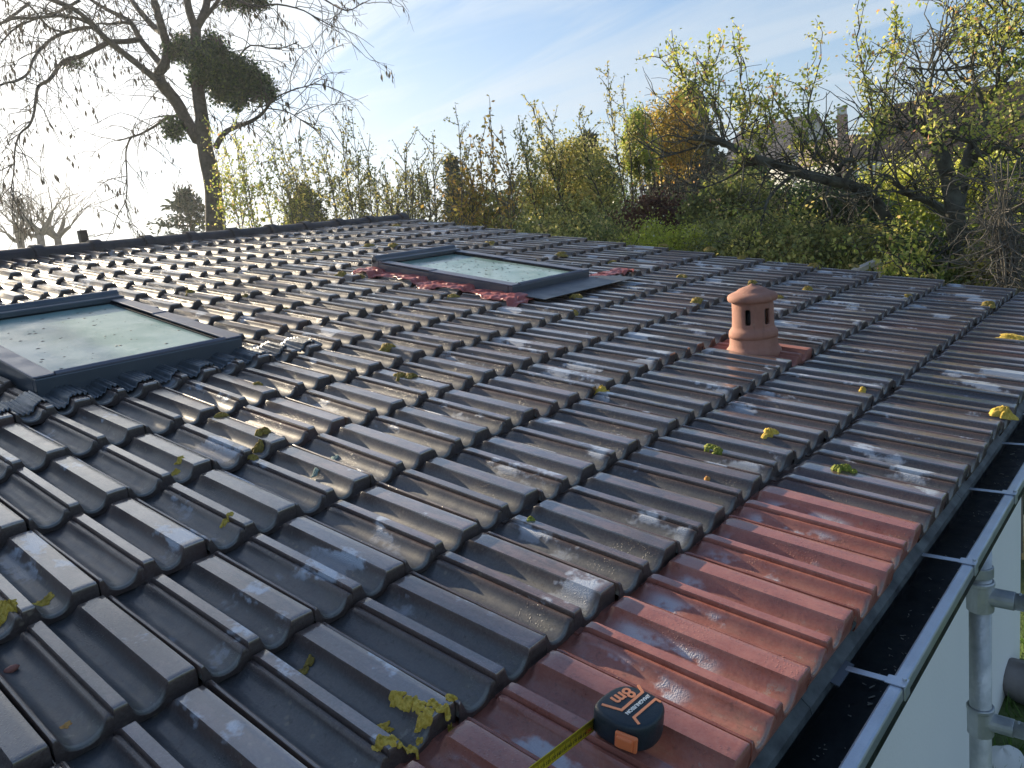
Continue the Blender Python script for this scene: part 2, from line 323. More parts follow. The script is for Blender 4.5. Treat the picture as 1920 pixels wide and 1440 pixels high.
# ---------------------------------------------------------------- ground
def ground():
    m,t,b=newmat('garden_soil_grass'); p=pos(t)
    c=mix(t,ramp(t,noise(t,p,2.5,6),.35,.65),(.045,.085,.015),(.085,.13,.03)); c=mix(t,ramp(t,noise(t,p,.3,4),.5,.7,0,.6),c,(.10,.09,.05)); t.links.new(c,b.inputs['Base Color']); b.inputs['Roughness'].default_value=.95
    bump(t,b,noise(t,p,40,5),.6,.03)
    n=60; x=np.sign(np.linspace(-1,1,n))*np.abs(np.linspace(-1,1,n))**3*140; X,Y=np.meshgrid(x,x,indexing='ij')
    r=np.hypot(X,Y); Z=-1.95+np.where(r>25,(r-25)*.004,0)
    V=np.stack([X,Y,Z],-1).reshape(-1,3); i,j=np.meshgrid(np.arange(n-1),np.arange(n-1),indexing='ij'); a=(i*n+j).ravel()
    o=npmesh('ground',V,np.stack([a,a+n,a+n+1,a+1],-1),m); tag(o,kind='structure')
ground()
# ---------------------------------------------------------------- the house
RK=15.05   # ridge, in courses
house=empty('house',(1.2,.28,-1.95),'house with low brown pan tile roof, two skylights and a clay vent, filling the foreground','house')
PROF=np.array([(0,-.008),(.006,-.0035),(.018,-.0015),(.032,-.003),(.044,-.0075),(.058,-.0140),(.076,-.0205),(.100,-.0256),(.135,-.0295),(.17,-.0312),(.205,-.0314),(.24,-.0302),(.275,-.0268),(.303,-.0215),(.325,-.0145),(.338,-.0092),(.346,-.0078),(.370,-.0078),(.374,-.0108),(.386,-.0108),(.389,-.0025),(.394,-.0002),(.41,0),(.445,0),(.484,0),(.490,-.0012),(.500,-.007),(.513,-.0140),(.530,-.0208),(.553,-.0262),(.585,-.0300),(.62,-.0314),(.655,-.0308),(.69,-.0282),(.718,-.0235),(.742,-.0160),(.762,-.0085),(.772,-.0028),(.777,-.0002),(.80,0),(.86,.0002),(.92,.0002),(.968,0),(.977,-.0008),(.984,-.004),(.985,-.012)])
TS=np.array([0,.004,.010,.030,.09,.2,.35,.5,.65,.8,.88,.925,.955,.975,.99,1.01,1.06])
DROP=.0172
AMP=[.925,.075,.62]
def amp(t): 
    q=np.clip((t-AMP[0])/AMP[1],0,1); return 1-AMP[2]*(q*q*(3-2*q))
def hprof(s): return np.interp(s,PROF[:,0],PROF[:,1])
def surf(u,v):
    k=math.floor(v/L_); t=v/L_-k; s=(u/W_)%1.0
    return float((hprof(min(s,.984))+.0314)*amp(t)-.0314-DROP*t)
def tiles(name,cells,mat,parent,jit=1.0):
    s=PROF[:,0]; h=PROF[:,1]; s=np.r_[0,s,s[-1]]; hh=np.r_[h[0]-.018,h,h[-1]-.018]
    nS=len(s); rib=np.clip((hh+.0314)/.0314,0,1)
    rows=[]
    for t in TS:
        A=amp(t); nz=(hh+.0314)*A-.0314-DROP*t
        lip=.0012*math.exp(-((t-.03)/.015)**2)*(1-rib)
        ch=rib*(.0012 if t==0 else .0002 if t<.005 else 0)+(.0012 if t==0 else .0003 if t<.005 else 0)
        rows.append((np.full(nS,t),nz-ch+lip))
    front=[(np.full(nS,.016),np.full(nS,-.0462)),(np.full(nS,.004),np.full(nS,-.0452)),(np.full(nS,-.004),np.minimum(rows[0][1]-.003,rows[0][1]*.78-.0095))]
    rows=front+rows; nT=len(rows)
    Tm=np.array([r[0] for r in rows]); Nm=np.array([r[1] for r in rows]); Sm=np.tile(s,(nT,1))
    Rm=np.tile(rib,(nT,1)); Rm[:3]=.6
    Vs=[];Fs=[];A1=[];A2=[]
    gi,gj=np.meshgrid(np.arange(nT-1),np.arange(nS-1),indexing='ij'); a=(gi*nS+gj).ravel(); Fb=np.stack([a,a+1,a+nS+1,a+nS],-1)
    c=0
    for (i,k,cut) in cells:
        r=np.clip(rng.normal(size=6),-2,2)*jit*1.35; rn=rng.random()
        du=Sm*W_; dv=Tm*L_; nn=Nm.copy()
        rot=r[0]*.0045; tu=r[1]*.0010; tv=r[2]*.0030; tn=max(r[3],-1.2)*.0009; tilt=r[4]*.008; tl2=r[5]*.003
        x=du-.1; y=dv
        U=i*W_-W_+.1+x*math.cos(rot)-y*math.sin(rot)+tu; Vv=k*L_+x*math.sin(rot)+y*math.cos(rot)+tv; nn=nn+tn+x*tilt+y*tl2
        nn=nn+.0003*np.sin(Sm*5+rn*30+Tm*3)
        P=np.stack([U,Vv*ct-nn*st,Vv*st+nn*ct],-1)
        if cut is not None:
            keep=int(np.searchsorted(s,cut)); P=P[:,:keep]; q=P.copy()
            g1,g2=np.meshgrid(np.arange(nT-1),np.arange(keep-1),indexing='ij'); aa=(g1*keep+g2).ravel(); F=np.stack([aa,aa+1,aa+keep+1,aa+keep],-1)
            Vs.append(P.reshape(-1,3)); Fs.append(F+c); A1.append(np.stack([Sm[:,:keep],Tm[:,:keep],np.full_like(Sm[:,:keep],rn)],-1).reshape(-1,3)); A2.append(Rm[:,:keep].ravel()); c+=nT*keep; continue
        Vs.append(P.reshape(-1,3)); Fs.append(Fb+c); A1.append(np.stack([Sm,Tm,np.full_like(Sm,rn)],-1).reshape(-1,3)); A2.append(Rm.ravel()); c+=nT*nS
    o_=npmesh(name,np.concatenate(Vs),np.concatenate(Fs),mat,parent,True,[('tile','FLOAT_VECTOR',np.concatenate(A1)),('rib','FLOAT',np.concatenate(A2))]); o_.data.set_sharp_from_angle(angle=R_(33)); return o_
NX=21; cells=[];redc=[]
for k in range(0,15):
    for i in range(-7,NX+1):
        if i==NX: cells.append((i,k,.62)); continue
        if k==0 and i<=5: redc.append((i,k,None)); continue
        if k==2 and i==11: continue
        if i in(2,3) and k in(7,8): continue
        if i in(12,13) and k in(7,8): continue
        cells.append((i,k,None))
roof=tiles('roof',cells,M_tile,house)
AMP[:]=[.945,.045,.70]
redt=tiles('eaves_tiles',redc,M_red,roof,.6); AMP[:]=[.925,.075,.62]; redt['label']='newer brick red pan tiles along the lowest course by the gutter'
# underlay so no light leaks, back slope, ridge
rv=RK*L_
mb=MB()
mb.rbox(-1.6,4.10,.03,rv,-.080,-.062)
top=RP(0,rv,-.062); yb=2*top.y
mb.prism([Vector((-1.6,yb-.05,-.07)),Vector((-1.6,top.y,top.z)),Vector((-1.6,top.y,top.z-.03)),Vector((-1.6,yb-.05,-.10))],(5.7,0,0))
mb.build('roof_deck',M_wood,house)
# ridge tiles
seg_i=[4.1,5.69,7.41,9.1,10.66,12.3,13.9,15.45,17.05,18.66,20.5]
mb=MB(); xs=[-8+1.6*q for q in range(8)]
pts=[x*W_ for x in xs if x<4.0]+[x*W_ for x in seg_i]
def ridge_c(u): 
    q=max(0,(u/W_-5)/16); return RP(u,(RK-.10)*L_,0)+Vector((0,0,-.028-.014*q))
for a,b in zip(pts[:-1],pts[1:]):
    for (r0,u0,u1) in ((.060,a,b),(.074,b-.055,b+.004)):
        arc=[(r0*1.25*math.cos(x),r0*math.sin(x)) for x in np.linspace(0,math.pi,11)]+[(-r0*1.25,-.03),(r0*1.25,-.03)]
        c0=ridge_c(u0); c1=ridge_c(u1); n=len(arc)
        vs=[c0+Vector((0,y,z)) for y,z in arc]+[c1+Vector((0,y,z)) for y,z in arc]
        mb.add(vs,[tuple(range(n)),tuple(range(n,2*n))[::-1]]+[(j,j+n,(j+1)%n+n,(j+1)%n) for j in range(n)])
mb.build('ridge_tiles',M_ridge,roof)
# walls (gabled prism), fascia
mb=MB(); x0,x1=-1.55,3.93; yr=top.y
zt=lambda y:(y*st/ct)-.105
mb.prism([Vector((x0,.28,-2.05)),Vector((x0,.28,zt(.28))),Vector((x0,yr,zt(yr))),Vector((x0,yb-.28,zt(.28))),Vector((x0,yb-.28,-2.05))],(x1-x0,0,0))
mb.build('wall',M_white,house)
mb=MB(); mb.box((x0,.035,-.20),(4.07-x0,0,0),(0,.02,0),(0,0,.12)); mb.box((x0,.056,-.20),(4.07-x0,0,0),(0,.22,0),(0,0,.012)); mb.build('fascia',M_wood,house)
mb=MB(); mb.box(RP(4.105,.02,-.14),(.022,0,0),RP(0,rv-.05,0)-RP(0,0,0),RP(0,0,.085)-RP(0,0,0)); mb.build('verge_board',M_wood,house)
# ---- gutter
gx0,gx1=-1.5,4.15
gy_in,gy_out=.030,-.071; gz_t,gz_b=-.078,-.150
m=MB(); prof=[(gy_in,gz_t+.012),(gy_in,gz_b),(gy_out,gz_b),(gy_out,gz_t-.006),(gy_out-.003,gz_t-.006),(gy_out-.003,gz_b-.003),(gy_in+.003,gz_b-.003),(gy_in+.003,gz_t+.012)]
n=len(prof); vs=[(gx0,y,z) for y,z in prof]+[(gx1,y,z) for y,z in prof]; m.add(vs,[(j,(j+1)%n,(j+1)%n+n,j+n) for j in range(n)]+[(0,3,4,7),(n,n+7,n+4,n+3)]+[(0,1,2,3),(n+3,n+2,n+1,n)])
gut=m.build('gutter',M_gut,house); gut['label']='long box gutter, black and wet inside with scattered pale debris'
m=MB(); m.box((gx0,gy_out-.021,gz_t-.020),(gx1-gx0,0,0),(0,.022,0),(0,0,.024)); m.build('gutter_rim',M_zinc,gut,bevel=.004)
m=MB()   # eaves strip dipping into the gutter, in lengths
xx=gx0
while xx<gx1:
    w=.95; a=RP(xx,.030,-.046); e=.0006*(int((xx-gx0)/w)%2)
    y0,y1=a.y,.004; m.prism([Vector((xx,y0,a.z+e)),Vector((xx,y1,gz_t+.008+e)),Vector((xx,y1-.002,gz_t-.004+e)),Vector((xx,y0,a.z-.004+e))],(min(w,gx1-xx)-.002,0,0)); xx+=w
m.build('eaves_strip',M_apr2,gut)
m=MB(); q0=on_roof(1572,1262,-.06)[0]; m.box((q0-.015,-.010,gz_t+.001),(.07,0,.0),(0,.03,.008),(0,0,.0025)); m.build('loose_flap',M_apron,gut)
for px,py in ((1690,1290),(1820,1062),(1892,930),(1935,838),(1958,780),(1440,1710)):
    u=on_roof(px,py,-.066)[0]; m=MB()
    m.box((u-.007,gy_out-.002,gz_t+.003),(.014,0,0),(0,gy_in-gy_out,0),(0,0,.0022))
    m.box((u-.012,gy_out-.0245,gz_t+.0045),(.024,0,0),(0,.031,0),(0,0,.0025)); m.box((u-.012,gy_out-.0245,gz_t-.018),(.024,0,0),(0,.003,0),(0,0,.0222))
    m.tube([(u+.004,gy_out-.019,gz_t+.004),(u+.004,gy_out-.019,gz_t+.012)],.0035,8)
    m.build('gutter_bracket',M_zinc,gut,bevel=.0008)
m=MB()
for _ in range(420):
    x=gx0+1.5+random.random()*4.0; y=random.uniform(gy_out+.006,gy_in-.03); s_=random.uniform(.0008,.0022)*(1.6 if random.random()<.2 else 1); a=random.random()*3.14; d=Vector((math.cos(a),math.sin(a),0))
    l=s_*random.uniform(1,4.5); p=Vector((x,y,gz_b+.002)); q=Vector((-d.y,d.x,0)); m.box(p,d*l,q*s_*.7,(0,0,s_*.5))
o=m.build('debris',M_deb,gut); o['kind']='stuff'
# ---- skylights
def skylight(u0,u1,v0,v1,top_n,label,specks,seed,apron):
    m=MB(); fw=.052; b=-.045
    m.rbox(u0,u1,v0,v0+fw*.55,b,top_n-.003); m.rbox(u0,u1,v1-fw*1.2,v1,b,top_n+.012); m.rbox(u0,u0+fw*.5,v0+fw*.55+.001,v1-fw*1.2-.001,b,top_n-.004); m.rbox(u1-fw*.5,u1,v0+fw*.55+.001,v1-fw*1.2-.001,b,top_n-.004)
    sk=m.build('skylight',M_alu,house,bevel=.004); sk['label']=label
    # cover profiles
    for a,bb in ((u0-.004,u0+fw*1.1),(u1-fw*1.1,u1+.004)):
        c=MB(); c.rbox(a,bb,v0+.004,v0+(v1-v0)*.55,top_n-.003,top_n+.004); c.rbox(a+.001,bb-.001,v0+(v1-v0)*.55-.004,v1-fw*1.3,top_n+.001,top_n+.007); c.build('side_cover',M_alu2,sk,bevel=.003)
    c=MB(); c.tube([RP(u0+fw*1.12,v0+.012,top_n-.001),RP(u1-fw*1.12,v0+.012,top_n-.001)],.010,14); c.rbox(u0+fw*1.12,u1-fw*1.12,v0+.004,v0+.020,top_n-.020,top_n-.002); c.build('bottom_cover',M_alu2,sk,smooth=False)
    c=MB(); c.tube([RP(u0,v1-.022,top_n+.012),RP(u1,v1-.022,top_n+.012)],.021,18); c.rbox(u0+.002,u1-.002,v1-.085,v1-.025,top_n-.006,top_n+.016); c.build('top_hood',M_alu,sk,bevel=.003)
    c=MB(); gu0,gu1,gv0,gv1=u0+fw*1.12,u1-fw*1.12,v0+.024,v1-.085
    c.rbox(gu0,gu1,gv0,gv0+.016,top_n-.02,top_n-.006); c.rbox(gu0,gu0+.006,gv0+.0165,gv1,top_n-.02,top_n-.0065); c.rbox(gu1-.006,gu1,gv0+.0165,gv1,top_n-.02,top_n-.0065); c.build('seal',M_seal,sk)
    c=MB(); c.rbox(gu0+.002,gu1-.002,gv0+.002,gv1,top_n-.02,top_n-.011); c.build('pane',M_glass,sk)
    c=MB(); rr=random.Random(seed)
    for _ in range(specks):
        uu=rr.uniform(gu0+.03,gu1-.02); vv=rr.uniform(gv0+.03,gv1-.03); s_=rr.choice((.002,.0025,.0035,.005)); pts=[]
        k=6; h=[RP(uu+s_*(1.0+rr.random()*.8)*math.cos(6.283*j/k),vv+s_*1.1*math.sin(6.283*j/k),top_n-.0108) for j in range(k)]
        t_=RP(uu,vv,top_n-.0108+s_*.35); c.add(h+[t_],[(j,(j+1)%k,k) for j in range(k)])
    c.build('debris',M_seal,sk)['kind']='stuff'
    return sk
s1=skylight(.56*W_,3.93*W_,6.46*L_,9.45*L_,.040,'dark grey framed skylight, left one, with pleated black flashing along its lower edge',70,1,0)
s2=skylight(10.85*W_,14.0*W_,6.22*L_,9.30*L_,.040,'dark grey framed skylight, far one, with red foil and a flat grey apron',230,2,1)
# pleated flashing below the first skylight
def pleats():
    nu,nv=1500,14; u=np.linspace(-.55*W_,5.25*W_,nu); V=[];
    for j in range(nv+1):
        f=j/nv
        for i,uu in enumerate(u):
            lo=6.12*L_+.010*math.sin(uu*31)+.008*math.sin(uu*77+1)-.002
            hi=6.52*L_ if uu<3.95*W_ else 6.52*L_-(uu/W_-3.95)*.10*L_*1.2
            v=lo+(hi-lo)*f; vc=max(6.001*L_,min(v,6.92*L_)); ph=uu/.0125*2*math.pi+1.2*math.sin(uu*19)+f*1.5
            n=surf(uu,vc)*(.85-.35*f)+.006+.0030*math.sin(ph)*(1-.3*f)
            V.append(RP(uu,v,max(n,-.030)))
    a=np.array([j*nu+i for j in range(nv) for i in range(nu-1)]); F=np.stack([a,a+1,a+nu+1,a+nu],-1)
    o=npmesh('pleated_flashing',np.array(V),F,M_lead,s1,True); md=o.modifiers.new('t','SOLIDIFY'); md.thickness=.0012
pleats()
m=MB(); m.rbox(3.97*W_,4.35*W_,6.25*L_,6.62*L_,-.020,-.016); m.rbox(3.97*W_,4.1*W_,6.63*L_,9.3*L_,-.020,-.012); m.build('side_flashing',M_alu,s1)
m=MB(); m.prism([LP(10.80,5.62,.005),LP(14.75,5.62,.005),LP(14.55,6.0,.004),LP(14.1,6.22,.004),LP(10.80,6.22,.004)],RP(0,0,.0025)); m.build('apron',M_apron,s2)
def foil(u0,u1,v0,v1,name,seed):
    nu,nv=26,150; V=[]; r=np.random.default_rng(seed); ph=r.random(8)*6
    for j in range(nv+1):
        for i in range(nu+1):
            a=i/nu;b=j/nv; v=v0+(v1-v0)*b; u=u0+(u1-u0)*a-.02*math.sin(b*14+ph[0])*(1-a)-.012*math.sin(b*37+ph[1])*(1-a)
            base=max(surf(u-.02,v),surf(u,v),surf(u+.02,v),surf(u,v+.012),surf(u,v-.012))
            n=base+.006+.0022*math.sin(u*110+v*35+ph[2])+.0025*math.sin(v*60+u*40+ph[3])+.001*math.sin(v*170+ph[4])+a*.006
            V.append(RP(u,v,n))
    a=np.array([j*(nu+1)+i for j in range(nv) for i in range(nu)]); F=np.stack([a,a+1,a+nu+2,a+nu+1],-1)
    o=npmesh(name,np.array(V),F,M_foil,s2,True); md=o.modifiers.new('t','SOLIDIFY'); md.thickness=.003
foil(10.32*W_,10.90*W_,5.85*L_,9.35*L_,'red_foil',3); foil(14.05*W_,15.7*W_,6.02*L_,6.34*L_,'red_foil',4)
# ---- clay vent on its tile
vt=tiles('vent_tile',[(11,2,None)],M_vtile,house,.2); vt.name='roof_vent'; WL['roof_vent']=WL['house']; vt['label']='terracotta roof vent tile with slotted round cowl and domed cap'
vb=LP(10.38,2.50,-.020); va=Vector((-.004,-.034,1)).normalized()
VS=.87
def lat_(prof,name,mat=M_terra,seg=48):
    m=MB(); m.lathe(vb,va,[(r*VS,z*VS) for r,z in prof],seg,True); return m.build(name,mat,vt,smooth=True)
lat_([(.118,-.02),(.112,.012),(.103,.022),(.099,.034),(.0975,.062),(.097,.066)],'base_ring')
def cowl():
    seg=96; zs=[.066,.0662,.080,.092,.097,.104,.110,.114,.122,.135,.150,.165,.178,.186,.192,.200,.210,.222]
    rs=[.099,.1005,.1005,.0985,.095,.0895,.0865,.0862,.0860,.0857,.0855,.0852,.085,.0848,.0848,.0846,.0845,.0845]
    ax=va; a=Vector((1,0,0)); a=(a-ax*a.dot(ax)).normalized(); b=ax.cross(a)
    view=math.atan2((CAM-vb).dot(b),(CAM-vb).dot(a))
    slots=[view+R_(12)+k*math.pi/3 for k in range(6)]
    slots=[view-R_(14),view+R_(38)]; slots=[view-R_(14)+R_(57)*k for k in range(6)]
    m=MB(); T=.010
    def P(r,z,th):
        r*=VS; z*=VS
        return vb+ax*z+(a*math.cos(th)+b*math.sin(th))*r
    zz=np.linspace(.114,.200,18); 
    keep=lambda z,th: all(not (abs((th-s+math.pi)%(2*math.pi)-math.pi)<R_(9.0)*math.sqrt(max(0,1-(max(0,abs(z-.157)-.022)/.013)**2)) and abs(z-.157)<.035) for s in slots)
    Z=list(zs[:7])+list(zz)+list(zs[15:]); Rr=[np.interp(z,zs,rs) for z in Z]; seg=192
    for i in range(len(Z)-1):
        for j in range(seg):
            t0,t1=2*math.pi*j/seg,2*math.pi*(j+1)/seg; zc=(Z[i]+Z[i+1])/2
            if not keep(zc,(t0+t1)/2): continue
            vs=[P(Rr[i],Z[i],t0),P(Rr[i],Z[i],t1),P(Rr[i+1],Z[i+1],t1),P(Rr[i+1],Z[i+1],t0)]; m.add(vs,[(0,1,2,3)])
    o=m.build('cowl',M_terra,vt,smooth=True); md=o.modifiers.new('w','WELD'); md.merge_threshold=.0002; md=o.modifiers.new('s','SOLIDIFY'); md.thickness=.010; md.offset=-1
    m=MB(); m.lathe(vb,va,[(.045,.05),(.045,.18)],24); m.build('flue',M_seal,vt,smooth=True)
cowl()
lat_([(.06,.212),(.084,.214),(.097,.218),(.1015,.226),(.1020,.236),(.098,.244),(.088,.250),(.078,.254),(.066,.259),(.056,.267),(.042,.273),(.028,.277),(.016,.281),(.008,.286),(.001,.289)],'cap')
# ---------------------------------------------------------------- lichen and moss
def blob(mb,px,py,sz,h=.004,el=1.0,seed=0,ring=0,dx=0,dy=0):
    u,v=on_roof(px,py,-.008); u,v=on_roof(px,py,surf(u,v)); n0=surf(u,v); r=np.random.default_rng(int(px*7+py+seed)); ph=r.random(6)*6.28
    nr,na=10,60; vs=[]; 
    for i in range(nr+1):
        f=i/nr
        for j in range(na):
            a=2*math.pi*j/na; R=sz*(1+.22*math.sin(3*a+ph[0])+.14*math.sin(5*a+ph[1])+.07*math.sin(9*a+ph[2])+.03*math.sin(17*a+ph[3]))
            uu=u+R*f*math.cos(a); vv=v+R*f*math.sin(a)*el
            n=min(max(surf(uu,vv),n0-.011),n0+.005)+.0003+h*(1-f**4)*(.82+.25*r.random()+.15*math.sin(7*a+f*9+ph[4]))
            if f==1: n-=.002
            vs.append(RP(uu,vv,n))
    fs=[(i*na+j,i*na+(j+1)%na,(i+1)*na+(j+1)%na,(i+1)*na+j) for i in range(nr) for j in range(na)]+[tuple(range(na))[::-1]]
    mb.add(vs,fs)
def patch(name,label,cat,mat,bl,h=.003,grp=None):
    m=MB(); 
    for b in bl: blob(m,b[0],b[1],b[2],b[3] if len(b)>3 else h)
    u,v=on_roof(bl[0][0],bl[0][1],-.01); o=m.build(name,mat,None,smooth=True,loc=RP(u,v,-.01)); tag(o,label,cat,grp); return o
G='lichen and moss patches on the roof tiles'
patch('lichen_patch','largest yellow lichen, a curled rosette on a brown tile left of the tape measure','lichen',M_ly,[(740,1331,.0075),(749,1319,.0085),(762,1313,.009),(776,1315,.009),(788,1323,.009),(791,1338,.010),(799,1352,.010),(811,1363,.0075),(806,1333,.0055),(820,1327,.0068),(834,1329,.0085),(846,1342,.0085),(849,1356,.0075)],.0026,G)
patch('lichen_patch','small leaf-shaped yellow lichen just left of the big curled rosette','lichen',M_ly,[(718,1355,.009),(730,1362,.005),(742,1378,.004)],.002,G)
patch('lichen_patch','ragged yellow lichen cut by the bottom edge of the photo below the rosette','lichen',M_ly,[(735,1428,.010),(752,1418,.009),(772,1408,.008),(715,1440,.010),(786,1404,.005),(745,1410,.006)],.003,G)
patch('lichen_patch','flat oval yellow lichen in a tile pan near the left edge','lichen',M_ly,[(76,1127,.013),(90,1122,.011)],.0016,G)
patch('moss_clump','puffy yellow moss on a tile nose at the left edge','moss',M_ly,[(12,1172,.016),(28,1168,.014),(5,1185,.013)],.008,G)
patch('lichen_patch','yellow lichen on the lip of a pan, between two brown tiles left of centre','lichen',M_ly,[(426,1007,.010),(436,1000,.008)],.003,G)
patch('moss_clump','bulky ochre moss clump hanging over a tile nose left of centre','moss',M_lo,[(482,855,.017,.009),(487,849,.017,.010),(492,842,.016,.011),(500,834,.013,.010),(472,862,.010,.007)],.01,G)
patch('lichen_patch','thin yellow lichen curved in a pan, left of the bulky ochre moss','lichen',M_ly,[(330,893,.014),(342,890,.012)],.002,G)
patch('lichen_patch','brown-edged small lichen on a shaded wide rib in the lower left','lichen',M_lo,[(568,1248,.008),(580,1243,.008)],.0015,G)
patch('lichen_patch','orange lichen flake in the lowest left pan','lichen',M_lor,[(120,1359,.006),(126,1355,.006)],.0012,G)
patch('moss_clump','rounded bright yellow moss cushion on a tile nose in the middle of the roof','moss',M_ly,[(1128,732,.018,.018),(1138,730,.014,.014)],.018,G)
patch('moss_clump','small green moss tuft under a tile nose near the red tiles','moss',M_lg,[(996,975,.009,.008),(1003,970,.007,.006)],.008,G)
patch('moss_clump','yellow-green moss mound on a rib, the nearest one right of the vent shadow','moss',M_ly,[(1443,811,.019,.010)],.01,G)
patch('moss_clump','flat green moss mound on a rib above the red tiles','moss',M_lg,[(1330,846,.015,.008),(1338,846,.014,.008),(1346,845,.013,.008)],.008,G)
patch('moss_clump','dark green mossy tuft beside a rib, right above the red tiles','moss',M_lg,[(1570,880,.012,.010),(1586,879,.014,.012),(1600,884,.008,.006)],.01,G)
patch('moss_clump','fluffy yellow moss at the eaves right above the gutter','moss',M_ly,[(1880,789,.030,.014)],.014,G)
patch('lichen_patch','long bright yellow lichen streak at the right edge of the photo','lichen',M_ly,[(1893,643,.048)],.004,G)
patch('lichen_patch','orange lichen bead on a rib above the red tiles','lichen',M_lor,[(1325,900,.007,.004)],.004,G)
patch('moss_clump','tiny yellow moss tuft on the tile course below the vent','moss',M_ly,[(1618,724,.011,.009)],.009,G)
m=MB()
for px,py,s_ in ((1860,612,.028),(1855,570,.03),(1745,528,.028),(1665,562,.022),(1700,566,.02),(1590,585,.022),(1555,547,.025),(1515,541,.025),(1245,463,.03),(1330,474,.04),(1390,491,.03),(1340,506,.03),(1410,541,.025),(1320,475,.03),(1305,580,.028),(1650,535,.03),(850,556,.03),(725,651,.028),(805,699,.022),(770,705,.02),(749,704,.018),(540,580,.028),(458,562,.028),(355,548,.022),(743,428,.05),(855,448,.05),(920,458,.05),(965,473,.05),(1053,483,.04),(1148,490,.05),(1227,506,.04),(675,524,.03),(665,494,.035),(737,461,.04),(1003,458,.04),(1023,572,.035),(1072,577,.04),(1082,556,.03),(416,778,.018),(484,722,.018),(553,733,.016),(1460,560,.02),(1280,520,.03),(1525,500,.03),(1600,500,.03),(640,520,.03),(595,470,.04),(690,470,.04),(1180,455,.03),(1110,462,.03),(560,455,.05),(330,560,.02),(1050,660,.01)):
    blob(m,px,py,s_,.012 if s_>.02 else .008)
o=m.build('moss',M_lo,None,smooth=True); tag(o,'many ochre moss and lichen spots scattered over the farther brown tiles','moss','small distant moss spots','stuff')
M_teal=lichen_mat('pale_teal_lichen',(.20,.30,.27),(.30,.40,.36))
patch('lichen_patch','pale teal lichen fleck in a sunlit pan, right of the bulky ochre moss','lichen',M_teal,[(627,855,.011,.002)],.002,G)
patch('lichen_patch','flat pale teal lichen in a pan below the upper teal fleck','lichen',M_teal,[(582,897,.012,.0015),(592,894,.009,.0015)],.0015,G)
patch('lichen_patch','pale teal lichen on a dull brown tile near the middle of the photo','lichen',M_teal,[(803,937,.009,.0015)],.0015,G)
# loose bits
m=MB(); u,v=on_roof(17,1236,-.02); p=RP(u,v,surf(u,v)+.004); m.lathe(p-Vector((.012,0,0)),(1,.1,0),[(.001,0),(.0045,.004),(.006,.012),(.0045,.020),(.001,.024)],12); o=m.build('pebble',M_vtile,None,smooth=True,loc=p); 
tag(o,'small reddish clay pebble in the shaded pan at the left edge','pebble')
# ---------------------------------------------------------------- tape measure
def tp(u,v,n): return RP(u/1000,v/1000,n)
def smooth_poly(pts,it=2):
    for _ in range(it):
        q=[]
        for i in range(len(pts)):
            a=Vector(pts[i]);b=Vector(pts[(i+1)%len(pts)]); q+=[a*.75+b*.25,a*.25+b*.75]
        pts=q
    return pts
tape=empty('tape_measure',tp(112,130,0),'navy and orange tape measure lying on the red tiles, yellow blade pulled out','tape measure')
poly=[(76,170),(98,176),(137,171),(152,152),(155,114),(142,97),(110,91),(85,101),(73,126)]
pp=smooth_poly([Vector((a,b)) for a,b in poly],2); cen=Vector((112,131))
m=MB(); NB,NTp=-.003,.037; lv=[(.90,NB),(.985,NB+.003),(1,NB+.008),(1,NTp-.010),(.985,NTp-.004),(.93,NTp-.0008),(.86,NTp)]
n=len(pp); vs=[]
for f,nn in lv:
    for p in pp: q=cen+(p-cen)*f; vs.append(tp(q.x,q.y,nn))
fs=[(i*n+j,i*n+(j+1)%n,(i+1)*n+(j+1)%n,(i+1)*n+j) for i in range(len(lv)-1) for j in range(n)]+[tuple(range(n))[::-1],tuple((len(lv)-1)*n+j for j in range(n))]
m.add(vs,fs); case=m.build('case',M_navy,tape,smooth=True)
def zp(X,Y,n): u,v=on_roof(960+X/4.571,1200+Y/4.571,n); return u,v
def band(pts,w,name,n=NTp+.0006):
    c=MB(); P=[Vector(zp(x,y,n)) for x,y in pts]; L=[];Rr=[]
    for i,p in enumerate(P):
        d1=(P[i]-P[i-1]).normalized() if i else (P[1]-P[0]).normalized(); d2=(P[i+1]-P[i]).normalized() if i<len(P)-1 else d1
        t=(d1+d2).normalized(); nrm=Vector((-t.y,t.x)); k=w/2/max(.4,nrm.dot(Vector((-d1.y,d1.x)))); L.append(p+nrm*k); Rr.append(p-nrm*k)
    for i in range(len(P)-1):
        q=[L[i],L[i+1],Rr[i+1],Rr[i]]; c.prism([RP(a.x,a.y,n-.0012) for a in q],RP(0,0,.0014))
    c.build(name,M_orp,case)
band([(770,550),(940,600),(1120,445),(1082,385)],.0038,'stripe'); band([(1090,720),(1045,662),(1230,505),(1275,530)],.0036,'stripe')
m=MB(); m.box(tp(80,100,.005),tp(74,130,.005)-tp(80,100,.005),tp(74,99,.005)-tp(80,100,.005),RP(0,0,.024)); 
m.box(tp(75.5,104,.008),tp(70.5,126,.008)-tp(75.5,104,.008),tp(70,103,.008)-tp(75.5,104,.008),RP(0,0,.018)); m.build('lock_button',M_or,case,bevel=.003)
m=MB(); m.tube([tp(112,131,NTp-.001),tp(112,131,NTp+.0004)],.003,12); 
